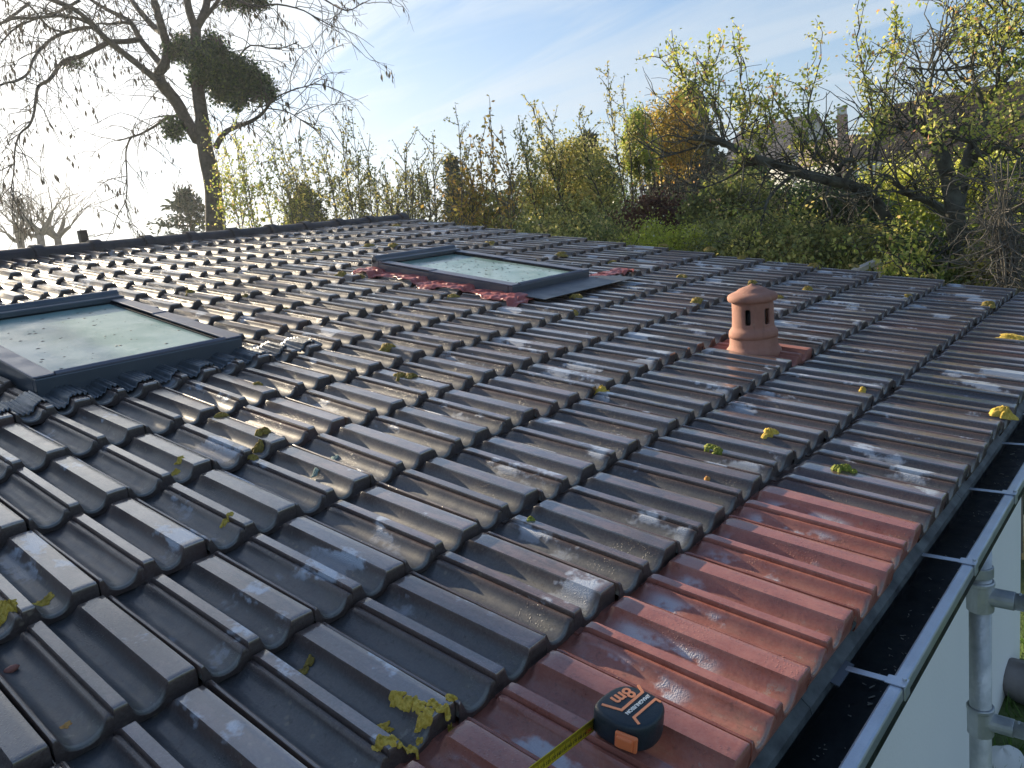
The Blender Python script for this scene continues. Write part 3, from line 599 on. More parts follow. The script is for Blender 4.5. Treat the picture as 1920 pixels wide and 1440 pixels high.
def text(body,mat,parent,origin,xa,ya,size,name,ext=.0003,bold=0.0):
    c=bpy.data.curves.new(name,'FONT'); c.body=body; c.size=size; c.extrude=ext; c.align_x='CENTER'; c.align_y='CENTER'; c.offset=bold; c.materials.append(mat)
    o=bpy.data.objects.new(name,c); scn.collection.objects.link(o); o.parent=parent
    xa=Vector(xa).normalized(); za=xa.cross(Vector(ya)).normalized(); ya=za.cross(xa); mm=Matrix.Identity(4); og=Vector(origin)-WL[parent.name]
    for r in range(3): mm[r][0]=xa[r];mm[r][1]=ya[r];mm[r][2]=za[r];mm[r][3]=og[r]
    o.matrix_local=mm; return o
E1=RP(1,0,0);Ev=RP(0,1,0);En=RP(0,0,1)
def dirn(p,q,n): a=zp(*p,n);b=zp(*q,n); return RP(b[0],b[1])-RP(a[0],a[1])
xd=dirn((1040,430),(880,540),NTp); yd=En.cross(xd)
text('8m',M_orp,case,RP(*zp(952,482,NTp),NTp+.0006),xd,yd,.0275,'lettering',bold=.0006)
xd2=dirn((1175,480),(985,635),NTp); text('//MAGNUSSON',M_ltxt,case,RP(*zp(1078,555,NTp),NTp+.0006),xd2,En.cross(xd2),.0074,'lettering',bold=.0002)
# blade
b0=RP(.088,.168,.0); b1=RP(-.34,.205,.0); bd=(b1-b0); bl=bd.length; bd.normalize(); side=bd.cross(En).normalized()
if side.dot(CAM-b0)<0: side=-side
m=MB(); ns=8; vs=[]
for q in (0,1):
    for j in range(ns+1):
        h=-.003+.0215*j/ns; c=.0022*math.sin(math.pi*j/ns); vs.append((b0 if q==0 else b1)+En*h-side*c)
m.add(vs,[(j,j+1,ns+1+j+1,ns+1+j) for j in range(ns)]); bld=m.build('blade',M_blade,tape,smooth=True); md=bld.modifiers.new('t','SOLIDIFY'); md.thickness=.0006; md.offset=0
m=MB(); rd=MB()
k=0; s_=.004
while s_<bl:
    ln=.0055 if k%10 else .0125
    if k%10==5: ln=.0075
    c=b0+bd*s_+En*(.0182-ln)+side*.0006; m.box(c,bd*.00035,En*ln*.93,side*.0003); s_+=.001 if False else .002; k+=2
m.build('graduation',M_blk,bld)
for q in range(14):
    num=121-q; s_=.009+q*.01
    text(str(num),M_redp if num%10==0 else M_blk,bld,b0+bd*s_+En*.0045+side*.0009,-bd,En,.0072,'numeral',.0001,.0001)
# ---------------------------------------------------------------- scaffold
sc=empty('scaffold',(1.0,-.16,-1.95),'grey galvanised scaffold pole with clamped side tubes standing outside the gutter','scaffold')
pd=1.85
pt=at(1838,1150,pd); px_,py_=pt.x,pt.y
m=MB(); m.tube([(px_,py_,-1.95),(px_,py_,-.162)],.0240,24); m.build('pole',M_scaf,sc,smooth=True)
def zat(py):
    d=ray(1838,py); t=((px_-CAM.x)*d.x+(py_-CAM.y)*d.y)/(d.x**2+d.y**2); return CAM.z+d.z*t
for yy in (1115,1348):
    z=zat(yy); m=MB(); m.lathe((px_,py_,z-.038),(0,0,1),[(.0240,0),(.0290,.001),(.0290,.070),(.0240,.071)],24); m.lathe((px_,py_,z+.026),(0,0,1),[(.0290,0),(.0305,.003),(.0305,.009),(.0285,.012)],24)
    if yy==1115: m.lathe((px_,py_,z+.048),(0,0,1),[(.0240,0),(.0280,.001),(.0280,.026),(.0240,.027)],24)
    m.tube([(px_,py_-.015,z),(px_,py_-.070,z)],.0215,18)
    for q in (.078,.092): m.box((px_-.006,py_-q-.004,z+.0185),(.012,0,0),(0,.005,0),(0,0,.0025))
    m.build('coupler',M_scaf,sc,smooth=False,bevel=.001)
    m=MB(); m.tube([(px_,py_-.060,z),(px_+.0,py_-1.5,z)],.0195,20); m.build('side_tube',M_scaf,sc,smooth=True)
# things on the grass at the far right
def lumpy(c,r,name,mat,seed,lab,cat):
    rr=np.random.default_rng(seed); m=MB(); seg,ri=18,10; vs=[]; ph=rr.random(6)*6
    for i in range(ri+1):
        th=math.pi*i/ri
        for j in range(seg):
            a=2*math.pi*j/seg; k=1+.10*math.sin(2*a+ph[0])+.08*math.sin(3*th+ph[1])+.05*math.sin(4*a+ph[2]+th*2); vs.append(Vector(c)+Vector((r[0]*math.sin(th)*math.cos(a)*k,r[1]*math.sin(th)*math.sin(a)*k,r[2]*math.cos(th)*k)))
    m.add(vs,[(i*seg+j,i*seg+(j+1)%seg,(i+1)*seg+(j+1)%seg,(i+1)*seg+j) for i in range(ri) for j in range(seg)]); o=m.build(name,mat,None,smooth=True,loc=c); tag(o,lab,cat)
def gnd(px,py,z=-1.95): d=ray(px,py); return CAM+d*((z-CAM.z)/d.z)
c=gnd(1925,1305); lumpy(c+Vector((0,0,.07)),(.15,.14,.10),'boulder',M_stone,5,'brown grey rounded boulder on the grass behind the scaffold pole','boulder')
c=gnd(1880,1445); lumpy(c+Vector((0,0,.05)),(.10,.08,.06),'stone',M_stucco,6,'small whitish stone on the grass beside the wall foot','stone')
c=gnd(1935,1045); m=MB()
for q in range(3): m.box(c+Vector((-.1+.02*q,-.35,.0+.055*q)),(.9,-.10,0),(.05,.5,0),(0,0,.045))
o=m.build('planks',M_plank,None,loc=c); tag(o,'low stack of pale yellow planks on the grass at the right edge','planks')
# grass near the wall corner
def grass():
    n=16000; x=rng.uniform(2.2,9.5,n); y=rng.uniform(-3.2,.3,n)*1.0; keep=~((x<3.95)&(y>.26)); x,y=x[keep],y[keep]; n=len(x)
    h=rng.uniform(.04,.12,n); a=rng.random(n)*6.28; w=.006; dx,dy=np.cos(a)*w,np.sin(a)*w; lx,ly=rng.normal(0,.03,n),rng.normal(0,.03,n); z=np.full(n,-1.95)
    V=np.stack([np.stack([x-dx,y-dy,z],-1),np.stack([x+dx,y+dy,z],-1),np.stack([x+lx,y+ly,z+h],-1)],1).reshape(-1,3)
    o=npmesh('grass',V,np.arange(3*n).reshape(-1,3),ML_grass,None,False,[('rnd','FLOAT',np.repeat(rng.random(n),3))]); tag(o,'green lawn beyond the white wall','grass',kind='stuff')
grass()
# ---------------------------------------------------------------- plants
def leaves_np(C,size,flat=.0,elong=1.5,droop=None,r=rng):
    C=np.asarray(C,float); n=len(C); d=r.normal(size=(n,3)); 
    if droop is not None: d=d*(1-droop)+np.array([0,0,-1])*droop*1.6
    d/=np.linalg.norm(d,axis=1,keepdims=True); e=r.normal(size=(n,3)); e-=d*(e*d).sum(1,keepdims=True); e/=np.linalg.norm(e,axis=1,keepdims=True)
    nn=np.cross(d,e); s=size*(.6+.8*r.random((n,1))); 
    V=np.stack([C,C+d*s*.5*elong+e*s*.42+nn*s*.12,C+d*s*elong,C+d*s*.5*elong-e*s*.42+nn*s*.12],1).reshape(-1,3)
    F=np.arange(4*n).reshape(-1,4); return V,F
def leaf_obj(name,C,size,mat,parent,elong=1.5,droop=None,rnd=None):
    C=np.asarray(C,float); V,F=leaves_np(C,size,elong=elong,droop=droop); n=len(C)
    if rnd is None: rnd=rng.random(n)
    return npmesh(name,V,F,mat,parent,False,[('rnd','FLOAT',np.repeat(rnd,4))])
def bend(a,b,k,sag,r=random,n=6):
    a=Vector(a);b=Vector(b); L=(b-a).length; o=Vector((r.gauss(0,1),r.gauss(0,1),r.gauss(0,1)))*k*L; pts=[]
    for i in range(n+1):
        f=i/n; pts.append(a.lerp(b,f)+o*math.sin(math.pi*f)+Vector((0,0,sag*L*math.sin(math.pi*f)))+Vector((r.gauss(0,1),r.gauss(0,1),r.gauss(0,1)))*k*L*.12*(1 if 0<i<n else 0))
    return pts
def bush(name,label,cat,px,py,wpx,hpx,D,leafmat,nl,size,ncl=40,bark=M_bark,group=None,upright=.0,seed=1,depth=None,spread=.16,base=None,elong=1.5,stemr=.010,cluster=None):
    nl=int(nl*1.6); size=size*.70; rr=random.Random(seed); rg=np.random.default_rng(seed)
    top=at(px,py-hpx,D); cx=at(px,py,D); s=D/FPX; w=wpx*s; h=hpx*s; dp=depth if depth else w
    b=Vector(base) if base else Vector((cx.x,cx.y,-1.95))
    fw=Vector((-CB.x,-CB.y,0)).normalized(); rt=Vector((CR.x,CR.y,0)).normalized(); up=Vector((0,0,1))
    root=empty(name,b,label,cat,group); m=MB(); C=[]; RN=[]
    for q in range(ncl):
        while True:
            a=(rr.uniform(-1,1),rr.uniform(-1,1),rr.uniform(-1,1))
            if a[0]**2+a[1]**2+a[2]**2<=1: break
        c=cx+rt*a[0]*w+fw*a[1]*dp+up*a[2]*h
        st_=b+rt*a[0]*w*.25*(1 if upright<.5 else 2.6)+fw*a[1]*dp*.2; 
        pts=bend(st_,c,.05*(1-upright)+.015,.04,rr,7); m.tube(pts,[stemr*(1-.85*i/7)+.0012 for i in range(8)],5,False)
        rad=spread*w*2*(rr.uniform(.5,1.4)); k=int(nl/ncl*rr.uniform(.5,1.5)); 
        g=rg.normal(size=(k,3))*np.array([rad,rad,rad*(1+upright*1.3)])*.5; pc=np.array(c)+g; C.append(pc); RN.append(np.clip(rr.uniform(0,.8)+rg.normal(0,.18,k),0,1))
        for _ in range(3):
            e=c+Vector(tuple(rg.normal(size=3)*rad*.8)); m.tube(bend(c,e,.06,.0,rr,3),[.004,.003,.002,.001],4,False)
    m.build('trunk',bark,root,smooth=True); C=np.concatenate(C); C=C[C[:,2]>-1.9]; RN=np.concatenate(RN)[:len(C)]
    leaf_obj('crown',C,size,leafmat,root,elong=elong,rnd=RN); return root
def limb(m,pts,D,r0,r1,seg=9,jd=0.0,dd=0.0,rr=random,power=1.0,sub=3):
    P=[]; n=len(pts)
    q=[at(x,y,D+dd*i/(n-1)+(rr.uniform(-jd,jd) if 0<i<n-1 else 0)) for i,(x,y) in enumerate(pts)]
    # catmull-rom
    for i in range(n-1):
        p0=q[max(i-1,0)];p1=q[i];p2=q[i+1];p3=q[min(i+2,n-1)]
        for j in range(sub):
            t=j/sub; P.append(.5*((2*p1)+(-p0+p2)*t+(2*p0-5*p1+4*p2-p3)*t*t+(-p0+3*p1-3*p2+p3)*t**3))
    P.append(q[-1]); N_=len(P); m.tube(P,[(r0+(r1-r0)*(i/(N_-1))**power)*(1+rr.uniform(-.05,.05)) for i in range(N_)],seg); return P
def twigs(m,start,d,length,r,lvl,rr,grav,tips,wob=.25,nseg=6,br=3):
    p=Vector(start); d=Vector(d).normalized(); pts=[p.copy()]; st=length/nseg; dirs=[]
    for i in range(nseg):
        d=(d+Vector((rr.gauss(0,wob),rr.gauss(0,wob),rr.gauss(0,wob)))+Vector((0,0,grav))).normalized(); p=p+d*st; pts.append(p.copy()); dirs.append(d.copy()); tips.append(tuple(p))
    m.tube(pts,[r*(1-.75*i/nseg)+.0012 for i in range(nseg+1)],4 if lvl<2 else 5,False)
    if lvl>0:
        for _ in range(br):
            i=rr.randint(1,nseg-1); dd=(dirs[i]+Vector((rr.gauss(0,.7),rr.gauss(0,.7),rr.gauss(0,.7)))).normalized()
            twigs(m,pts[i],dd,length*rr.uniform(.4,.75),r*.6,lvl-1,rr,grav,tips,wob,nseg,br)
# ---- the big bare tree
def big_tree():
    rr=random.Random(11); D=14.0; s=D/FPX; root=empty('bare_tree',Vector((at(405,470,D).x,at(405,470,D).y,-1.95)),'tall bare tree with hanging dry seed pods behind the roof ridge, top left','tree')
    m=MB(); T=[]; base=at(406,470,D); gb=Vector((base.x+.05,base.y,-1.95))
    P=limb(m,[(406,470),(403,425),(401,385),(399,345),(390,305),(383,268),(380,232),(374,190),(369,145),(368,95),(367,52)],D,18*s,9*s,14); m.tube([gb,base],[24*s,18*s],14)
    L=[]
    def lb(pts,r0,r1,dd=0.,jd=.12): 
        P=limb(m,pts,D,r0*s,r1*s,8,jd,dd,rr); L.append(P); return P
    lb([(367,54),(356,25),(350,-8),(352,-40)],8,6,-.3); lb([(368,54),(384,22),(389,-8),(392,-40)],8,6,.3); lb([(380,38),(400,14),(415,-10),(425,-40)],4,3,.4)
    lb([(372,262),(350,228),(333,195),(312,168),(298,152)],12,10,-.3); lb([(300,156),(296,140),(308,122),(313,92),(306,60),(296,25),(286,-10)],10,6,-.1)
    lb([(302,158),(282,140),(245,110),(212,84),(192,66),(172,44),(140,18),(100,0),(60,-12)],6.5,3,-1.5)
    lb([(312,125),(300,118),(280,95),(262,72),(245,42),(222,28),(190,12),(160,-8)],7,3,.8); lb([(305,62),(290,52),(268,28),(250,5),(236,-20)],6.5,4,.9)
    lb([(262,74),(235,78),(205,79),(180,92),(150,106),(122,113),(108,128),(92,150),(72,162),(67,188),(64,210),(55,235),(38,250),(28,280),(26,320),(20,360)],5,.8,-2.5)
    lb([(195,72),(172,52),(140,56),(105,68),(80,88),(62,112),(52,138),(30,152),(0,160),(-40,200)],3.6,1.5,-2.5); lb([(175,48),(150,36),(110,30),(60,34),(20,36),(-30,60)],3.6,2,-1.5)
    lb([(248,44),(225,42),(205,45),(185,44),(160,52)],3.5,1.2,.6); lb([(120,60),(90,50),(55,10),(20,-5)],2.4,1.2,-.5); lb([(55,5),(30,25),(0,45),(-30,60)],3,1.5,-2); lb([(150,0),(110,22),(60,38),(20,60),(-20,110)],3,1,-1)
    lb([(405,276),(412,262),(424,247),(445,237),(470,228),(488,216),(500,203),(512,185)],6,1.8,-.6); lb([(350,222),(335,217),(312,222),(288,238),(262,252),(242,258),(222,264)],3.6,1.2,.5); lb([(244,259),(236,285),(238,330),(236,375),(220,405),(212,438)],1.8,.6,.1)
    lb([(372,180),(395,118),(440,112),(470,85),(520,92),(560,78)],2.5,.8,.7); lb([(370,110),(420,95),(450,110),(460,130)],3,1,.3)
    lb([(392,0),(430,-5),(480,12),(520,8),(570,20),(600,40)],3.2,.8,-.4); lb([(560,-30),(610,0),(650,20),(680,5)],2,.8,-.4); lb([(512,185),(545,170),(580,160),(600,150)],1.4,.6,.3); lb([(500,203),(540,210),(575,230),(620,240)],1.4,.5,.3)
    tips=[]
    for P in L:
        n=len(P)
        for _ in range(int(3+n*.62)):
            i=rr.randint(max(1,n//5),n-1); d=(P[i]-P[i-1]).normalized()
            twigs(m,P[i],d*.7+Vector((rr.gauss(0,.6),rr.gauss(0,.6),rr.gauss(.1,.5))),rr.uniform(.5,1.3),.0075,2,rr,-.13,tips,.22,6,2)
    m.build('trunk',M_bark,root,smooth=True)
    t=np.array(tips); 
    idx=rng.choice(len(t),min(len(t),520),replace=False); C=[]
    for q in idx:
        for _ in range(rr.randint(1,4)): C.append(t[q]+rng.normal(size=3)*.05)
    leaf_obj('seed_pods',C,.042,ML_pod,root,elong=2.6,droop=.85)
    return root
big_tree()
def mistle(label,bl,D,n):
    c0=at(bl[0][0],bl[0][1],D); root=empty('mistletoe',c0,label,'mistletoe',None); m=MB(); C=[]; rr=random.Random(5+len(bl)+int(bl[0][0])); s=D/FPX
    for (x,y,r) in bl:
        c=at(x,y,D+rr.uniform(-.2,.2)); k=int(n*1.9*r*r/1500); g=rng.normal(size=(k,3)); g/=np.linalg.norm(g,axis=1,keepdims=True); rad=r*s*(rng.random((k,1))**.55)*rng.choice([1,1,1.12,1.25],(k,1))*(1+.12*np.sin(g[:,:1]*9)+.1*np.sin(g[:,1:2]*11)); C.append(np.array(c)+g*rad)
        for _ in range(26): d=Vector((rr.gauss(0,1),rr.gauss(0,1),rr.gauss(0,1))).normalized(); m.tube(bend(c,c+d*r*s*1.02,.08,-.03,rr,4),[.008,.006,.005,.003,.002],4,False)
    m.build('stems',M_bark,root,smooth=True); leaf_obj('foliage',np.concatenate(C),.033,ML_mist,root,elong=2.0)
mistle('large dark ball of mistletoe wrapped round the trunk of the bare tree',[(420,138,42),(455,150,40),(487,165,27),(385,112,36),(345,92,27),(400,85,22),(445,190,18),(505,178,14),(320,98,16),(372,150,20),(415,175,22)],14.0,2300)
mistle('small round mistletoe ball on a low branch left of the bare trunk',[(326,243,21),(345,235,9)],13.9,2200)
mistle('mistletoe clump at the top edge of the photo right of the bare trunk',[(430,0,18),(462,2,22),(490,4,14)],14.3,1700)
mistle('thin loose mistletoe on the far left branches of the bare tree',[(130,118,16),(150,118,13)],14.2,400)
# ---- pollards far left, cedar, pole
def pollard(px,py,D,seed,label):
    rr=random.Random(seed); b=at(px,520,D); b.z=-1.95; root=empty('pollard_tree',b,label,'tree','small bare pollards at the far left'); m=MB(); t=at(px,py,D); tips=[]; m.tube([b,b.lerp(t,.6),t],[.22,.18,.15],8)
    for _ in range(6):
        d=Vector((rr.gauss(0,.8),rr.gauss(0,.8),1.0)).normalized(); e=t+d*rr.uniform(.6,1.2); m.tube(bend(t,e,.08,0,rr,4),[.13,.11,.09,.08,.07],6)
        for _ in range(5): twigs(m,e,d+Vector((rr.gauss(0,.5),rr.gauss(0,.5),.5)),rr.uniform(1.0,2.0),.022,1,rr,.04,tips,.16,5,3)
    m.build('trunk',M_twig,root,smooth=True)
pollard(38,450,34,1,'small bare pollard, nearest the left edge below the drooping twigs'); pollard(75,440,33,2,'tallest small bare pollard, second from the left edge'); pollard(108,447,35,3,'small bare pollard just left of the chimney stub')
m=MB(); p=at(158,470,9.2); q=at(152,432,9.2); m.box(q-Vector((.05,.05,1.5)),(.085,0,0),(0,.085,0),(.012,0,1.5)); o=m.build('post',M_wood,None,loc=(q.x,q.y,-1.0)); tag(o,'short dark post sticking up behind the roof ridge','post')
def conifer(px,pytop,pybase,wpx,D,label,seed,mat=ML_conif,n=9000,size=.07,tiers=16,drp=-.15):
    rr=random.Random(seed); rg=np.random.default_rng(seed); t=at(px,pytop,D); b=Vector((t.x,t.y,-1.95)); root=empty('conifer',b,label,'tree'); m=MB(); m.tube([b,b.lerp(t,.5),t],[.16,.1,.01],7)
    zb=at(px,pybase,D).z; w=wpx*D/FPX; C=[]
    for k in range(tiers*6):
        f=rr.random()**.85; z=zb+(t.z-zb)*f; rad=w*(1-f)**.8*rr.uniform(.7,1.1)+.05; a=rr.random()*6.28; s0=Vector((t.x,t.y,z)); e=s0+Vector((math.cos(a)*rad,math.sin(a)*rad,drp*rad)); m.tube([s0,e],[.018,.004],4,False)
        kk=int(n/(tiers*6)); ff=rg.random(kk)**.7; pc=np.array(s0)[None]*(1-ff[:,None])+np.array(e)[None]*ff[:,None]+rg.normal(size=(kk,3))*np.array([1,1,.3])*rad*.13; C.append(pc)
    m.build('trunk',M_bark,root,smooth=True); leaf_obj('crown',np.concatenate(C),size,mat,root,elong=2.6)
conifer(345,360,450,78,24,'flat dark cedar just left of the bare tree trunk above the ridge',3,n=1700,size=.075,drp=.14,tiers=9,mat=ML_conif)
conifer(565,352,440,60,20,'dark conifer behind the budding shrubs right of the bare trunk',4,n=2200,size=.07)
conifer(846,300,440,26,24,'narrow small spruce rising behind the young stems in the middle',5,n=4500,size=.08)
conifer(1288,165,430,95,24,'tall dark spruce behind the bronze-leaved tree',6,n=16000,size=.11)
conifer(1400,300,460,90,20,'dark conifer under the leaning limb of the fruit tree',9,mat=ML_dark,n=9000,size=.10)
conifer(1240,345,450,60,18,'blue green conifer behind the reddish shrub',10,n=7000,size=.09)
conifer(1100,260,430,75,22,'dark evergreen partly hidden behind the green bush',12,n=7000,size=.10)
# ---- budding stems
def stems(label,tops,D,seed,leafmat,nleaf,size,base_y=470,bark=M_twig,r=.009):
    rr=random.Random(seed); x0=sum(t[0] for t in tops)/len(tops); b=at(x0,base_y,D); root=empty('budding_shrub',Vector((b.x,b.y,-1.95)),label,'shrub','thin budding shrubs behind the ridge'); m=MB(); tips=[]
    for (x,y,lean) in tops:
        t=at(x,y,D+rr.uniform(-.5,.5)); s0=at(x+lean,base_y,D+rr.uniform(-.3,.3)); g=Vector((s0.x*.6+b.x*.4,s0.y*.6+b.y*.4,-1.95)); pts=[g]+bend(s0,t,.015,.0,rr,9); n=len(pts); m.tube(pts,[r*(1-.8*i/(n-1))+.0015 for i in range(n)],5,False)
        for i in range(2,n):
            tips.append(tuple(pts[i]))
            for _ in range(2):
                d=(pts[i]-pts[i-1]).normalized()+Vector((rr.gauss(0,.5),rr.gauss(0,.5),rr.gauss(0,.3))); twigs(m,pts[i],d,rr.uniform(.2,.55)*(1.2-.7*i/n),.004,1 if i<n-3 else 0,rr,.05,tips,.15,5,2)
    m.build('trunk',bark,root,smooth=True); t=np.array(tips); C=np.concatenate([t+rng.normal(size=t.shape)*.012 for _ in range(nleaf)]); leaf_obj('crown',C,size,leafmat,root,elong=1.4)
stems('budding shrub with leaning stems crossing the bare trunk',[(398,250,30),(420,265,40),(440,235,45),(455,300,30),(480,290,40),(505,250,45),(430,340,25)],11.5,1,ML_spring,2,.030)
stems('leaning budding shrub between the bare trunk and the tall stem',[(520,240,55),(545,300,35),(560,265,50),(585,310,30),(600,255,45),(612,300,30),(532,330,25)],11,2,ML_green,2,.028)
stems('budding shrub with the tallest forked stem left of the ridge end',[(640,250,40),(662,232,35),(690,285,18),(672,300,15),(705,330,10),(650,330,20),(725,345,8)],10,3,ML_green,2,.024)
stems('upright budding shrub above the end of the ridge',[(758,285,15),(770,345,6),(782,300,12),(745,350,5),(800,330,10),(812,270,12),(735,375,4),(860,235,15),(775,330,2)],9,4,ML_green,2,.022)
stems('thin stems with a few large yellow leaves beside the small spruce',[(878,300,4),(866,330,2),(900,270,14),(920,228,30),(885,345,0),(850,350,0),(945,270,20)],8.6,5,ML_orange,1,.034)
G2='shrubs and bushes beyond the roof'
# ---- bushes
bush('green_bush','leafy fresh green bush standing right of the small spruce','bush',925,415,70,60,9.5,ML_green,5500,.036,55,group=G2,seed=21)
bush('green_tree','round fresh green tree beyond the middle of the roof','tree',1065,365,105,95,10.5,ML_green,12500,.040,95,group=G2,seed=22)
bush('low_bush','low leafy bush directly behind the far roof edge, middle','bush',1060,470,150,60,8.2,ML_green,10000,.036,60,group=G2,seed=23)
stems('tall thin twigs with sparse leaves above the round green tree',[(1000,205,60),(1035,235,20),(1085,225,50),(1140,145,35),(1168,180,20),(975,250,30)],9.6,6,ML_green,2,.028,base_y=400,bark=M_bark)
bush('bronze_tree','bronze and yellow leaved small tree in front of the dark spruce','tree',1250,250,65,70,11,ML_orange,5500,.042,70,group=G2,seed=24,upright=.5)
bush('bronze_bush','yellow green young tree left of the bronze one','tree',1195,275,34,62,10.5,ML_spring,4500,.036,32,group=G2,seed=25,upright=.5)
bush('reddish_shrub','reddish twiggy shrub low in front of the blue green conifer','shrub',1235,410,70,45,9.5,ML_red,7000,.036,60,group=G2,seed=26)
bush('hedge_shrub','pale green shrub with small leaves behind the far roof edge','shrub',1240,475,90,45,7.6,ML_yellow,9000,.024,60,group=G2,seed=27)
bush('dark_bush','dark leafy bush under the leaning limb, left part','bush',1370,425,110,70,8.8,ML_green,11000,.040,90,group=G2,seed=28)
bush('dark_bush','dark leafy bush under the leaning limb, right part beside its trunk','bush',1540,430,110,75,8.4,ML_dark,15000,.042,90,group=G2,seed=29)
bush('green_bush','mid green bush just behind the roof edge, left of the leaning trunk','bush',1440,485,140,55,7.2,ML_green,12000,.038,90,group=G2,seed=30)
bush('green_bush','mid green bush at the foot of the leaning trunk','bush',1600,500,90,60,6.8,ML_green,10000,.042,70,group=G2,seed=31)
bush('bright_bush','sunlit bright yellow green bush behind the two fruit trees','bush',1680,400,85,85,12,ML_yellow,17000,.042,90,group=G2,seed=32)
bush('bright_bush','sunlit yellow green bush behind the right fruit tree trunk','bush',1860,380,95,90,11,ML_yellow,15000,.044,80,group=G2,seed=33)
bush('low_bush','low dark bush behind the roof corner at the right','bush',1760,500,130,45,6.6,ML_dark,12000,.042,70,group=G2,seed=34)
bush('low_bush','low leafy bush at the right edge behind the roof corner','bush',1890,500,70,60,5.9,ML_green,7000,.042,50,group=G2,seed=35)
bush('backdrop_tree','dark round tree in front of the two neighbouring houses','tree',1500,405,130,45,15,ML_dark,10000,.06,70,group=G2,seed=36)
bush('backdrop_tree','dark leafy tree under the roofs at the right edge','tree',1830,440,140,60,14,ML_dark,9000,.06,70,group=G2,seed=37)
bush('backdrop_tree','dark leafy mass behind the round green tree','tree',1110,430,150,45,13,ML_dark,12000,.055,80,group=G2,seed=38)
# ---- fruit trees
def leafy(tips,C,n,sp,rr,z=0): 
    for t in tips:
        for _ in range(n): C.append((t[0]+rr.gauss(0,sp),t[1]+rr.gauss(0,sp),t[2]+rr.gauss(0,sp)))
def fruit_left():
    rr=random.Random(3); D=7.4; s=D/FPX; b=at(1678,560,D); root=empty('fruit_tree',Vector((b.x,b.y,-1.95)),'old fruit tree with a thick limb leaning left and upright leafy shoots','tree'); m=MB(); L=[]
    m.tube([Vector((b.x,b.y,-1.95)),b],[16*s,13*s],10)
    main=limb(m,[(1678,560),(1680,490),(1668,432),(1655,398),(1630,368),(1600,350),(1562,340),(1515,328),(1470,314),(1438,303),(1400,292),(1366,272),(1338,262),(1300,258)],D,13*s,5*s,12,.06,-.6,rr)
    def lb(p,r0,r1,dd=0.): q=limb(m,p,D-.3,r0*s,r1*s,7,.06,dd,rr); L.append(q); return q
    lb([(1582,346),(1590,325),(1602,315),(1598,300),(1580,305),(1572,325)],5,3.5); lb([(1575,335),(1565,312),(1545,302),(1530,292),(1505,262),(1485,235),(1465,205),(1452,185)],4,1.4,.2)
    lb([(1545,302),(1532,285),(1527,255),(1515,215),(1520,180),(1530,145)],3,1,.3); lb([(1590,315),(1600,300),(1640,300),(1665,306)],2.5,1,.3); lb([(1635,372),(1660,330),(1690,352),(1745,378),(1795,402)],4,6,.4)
    lb([(1438,300),(1428,275),(1440,240),(1450,180),(1440,150)],2.2,.7,.1); lb([(1400,290),(1392,240),(1398,190),(1388,150),(1388,115)],2.2,.7,.1); lb([(1360,268),(1350,225),(1335,180),(1325,130)],2,.6,.1); lb([(1330,262),(1310,210),(1290,170),(1285,150)],2,.6)
    lb([(1638,345),(1628,290),(1640,240),(1630,180),(1615,120),(1602,55)],3,.7,.2); lb([(1640,300),(1655,240),(1660,180),(1668,120),(1680,70)],2.6,.7,.2); lb([(1500,322),(1465,345),(1440,375),(1425,420),(1400,470)],4,1.6,-.3); lb([(1440,306),(1400,310),(1380,325),(1340,345),(1290,360)],3.4,1,-.2); lb([(1350,268),(1310,275),(1260,290),(1215,300)],3,.8,-.2)
    lb([(1560,340),(1548,370),(1560,405),(1520,430),(1490,470)],3,1,-.3)
    C=[];tips=[]
    for k,P in enumerate(L):
        for _ in range(9):
            i=rr.randint(1,len(P)-1); d=(P[i]-P[i-1]).normalized()+Vector((rr.gauss(0,.45),rr.gauss(0,.45),.35)); tt=[]; twigs(m,P[i],d,rr.uniform(.18,.5),.006,1,rr,.04,tt,.2,5,2)
            if k in(1,2,5,6,7,8,9,10) or rr.random()<.15: tips+=tt
        if k in(1,2,5,6,7,8,9,10):
            for i in range(len(P)//3,len(P)): leafy([P[i]],C,9 if k<7 else 18,.055,rr)
    for _ in range(60):
        i=rr.randint(10,len(main)-1); twigs(m,main[i],Vector((rr.gauss(0,.6),rr.gauss(0,.6),rr.gauss(.2,.6))),rr.uniform(.3,.9),.007,2,rr,.0,[],.28,5,2)
    m.build('trunk',M_bark2,root,smooth=True); leafy(tips,C,4,.028,rr); leaf_obj('crown',C,.025,ML_spring,root,elong=1.5)
fruit_left()
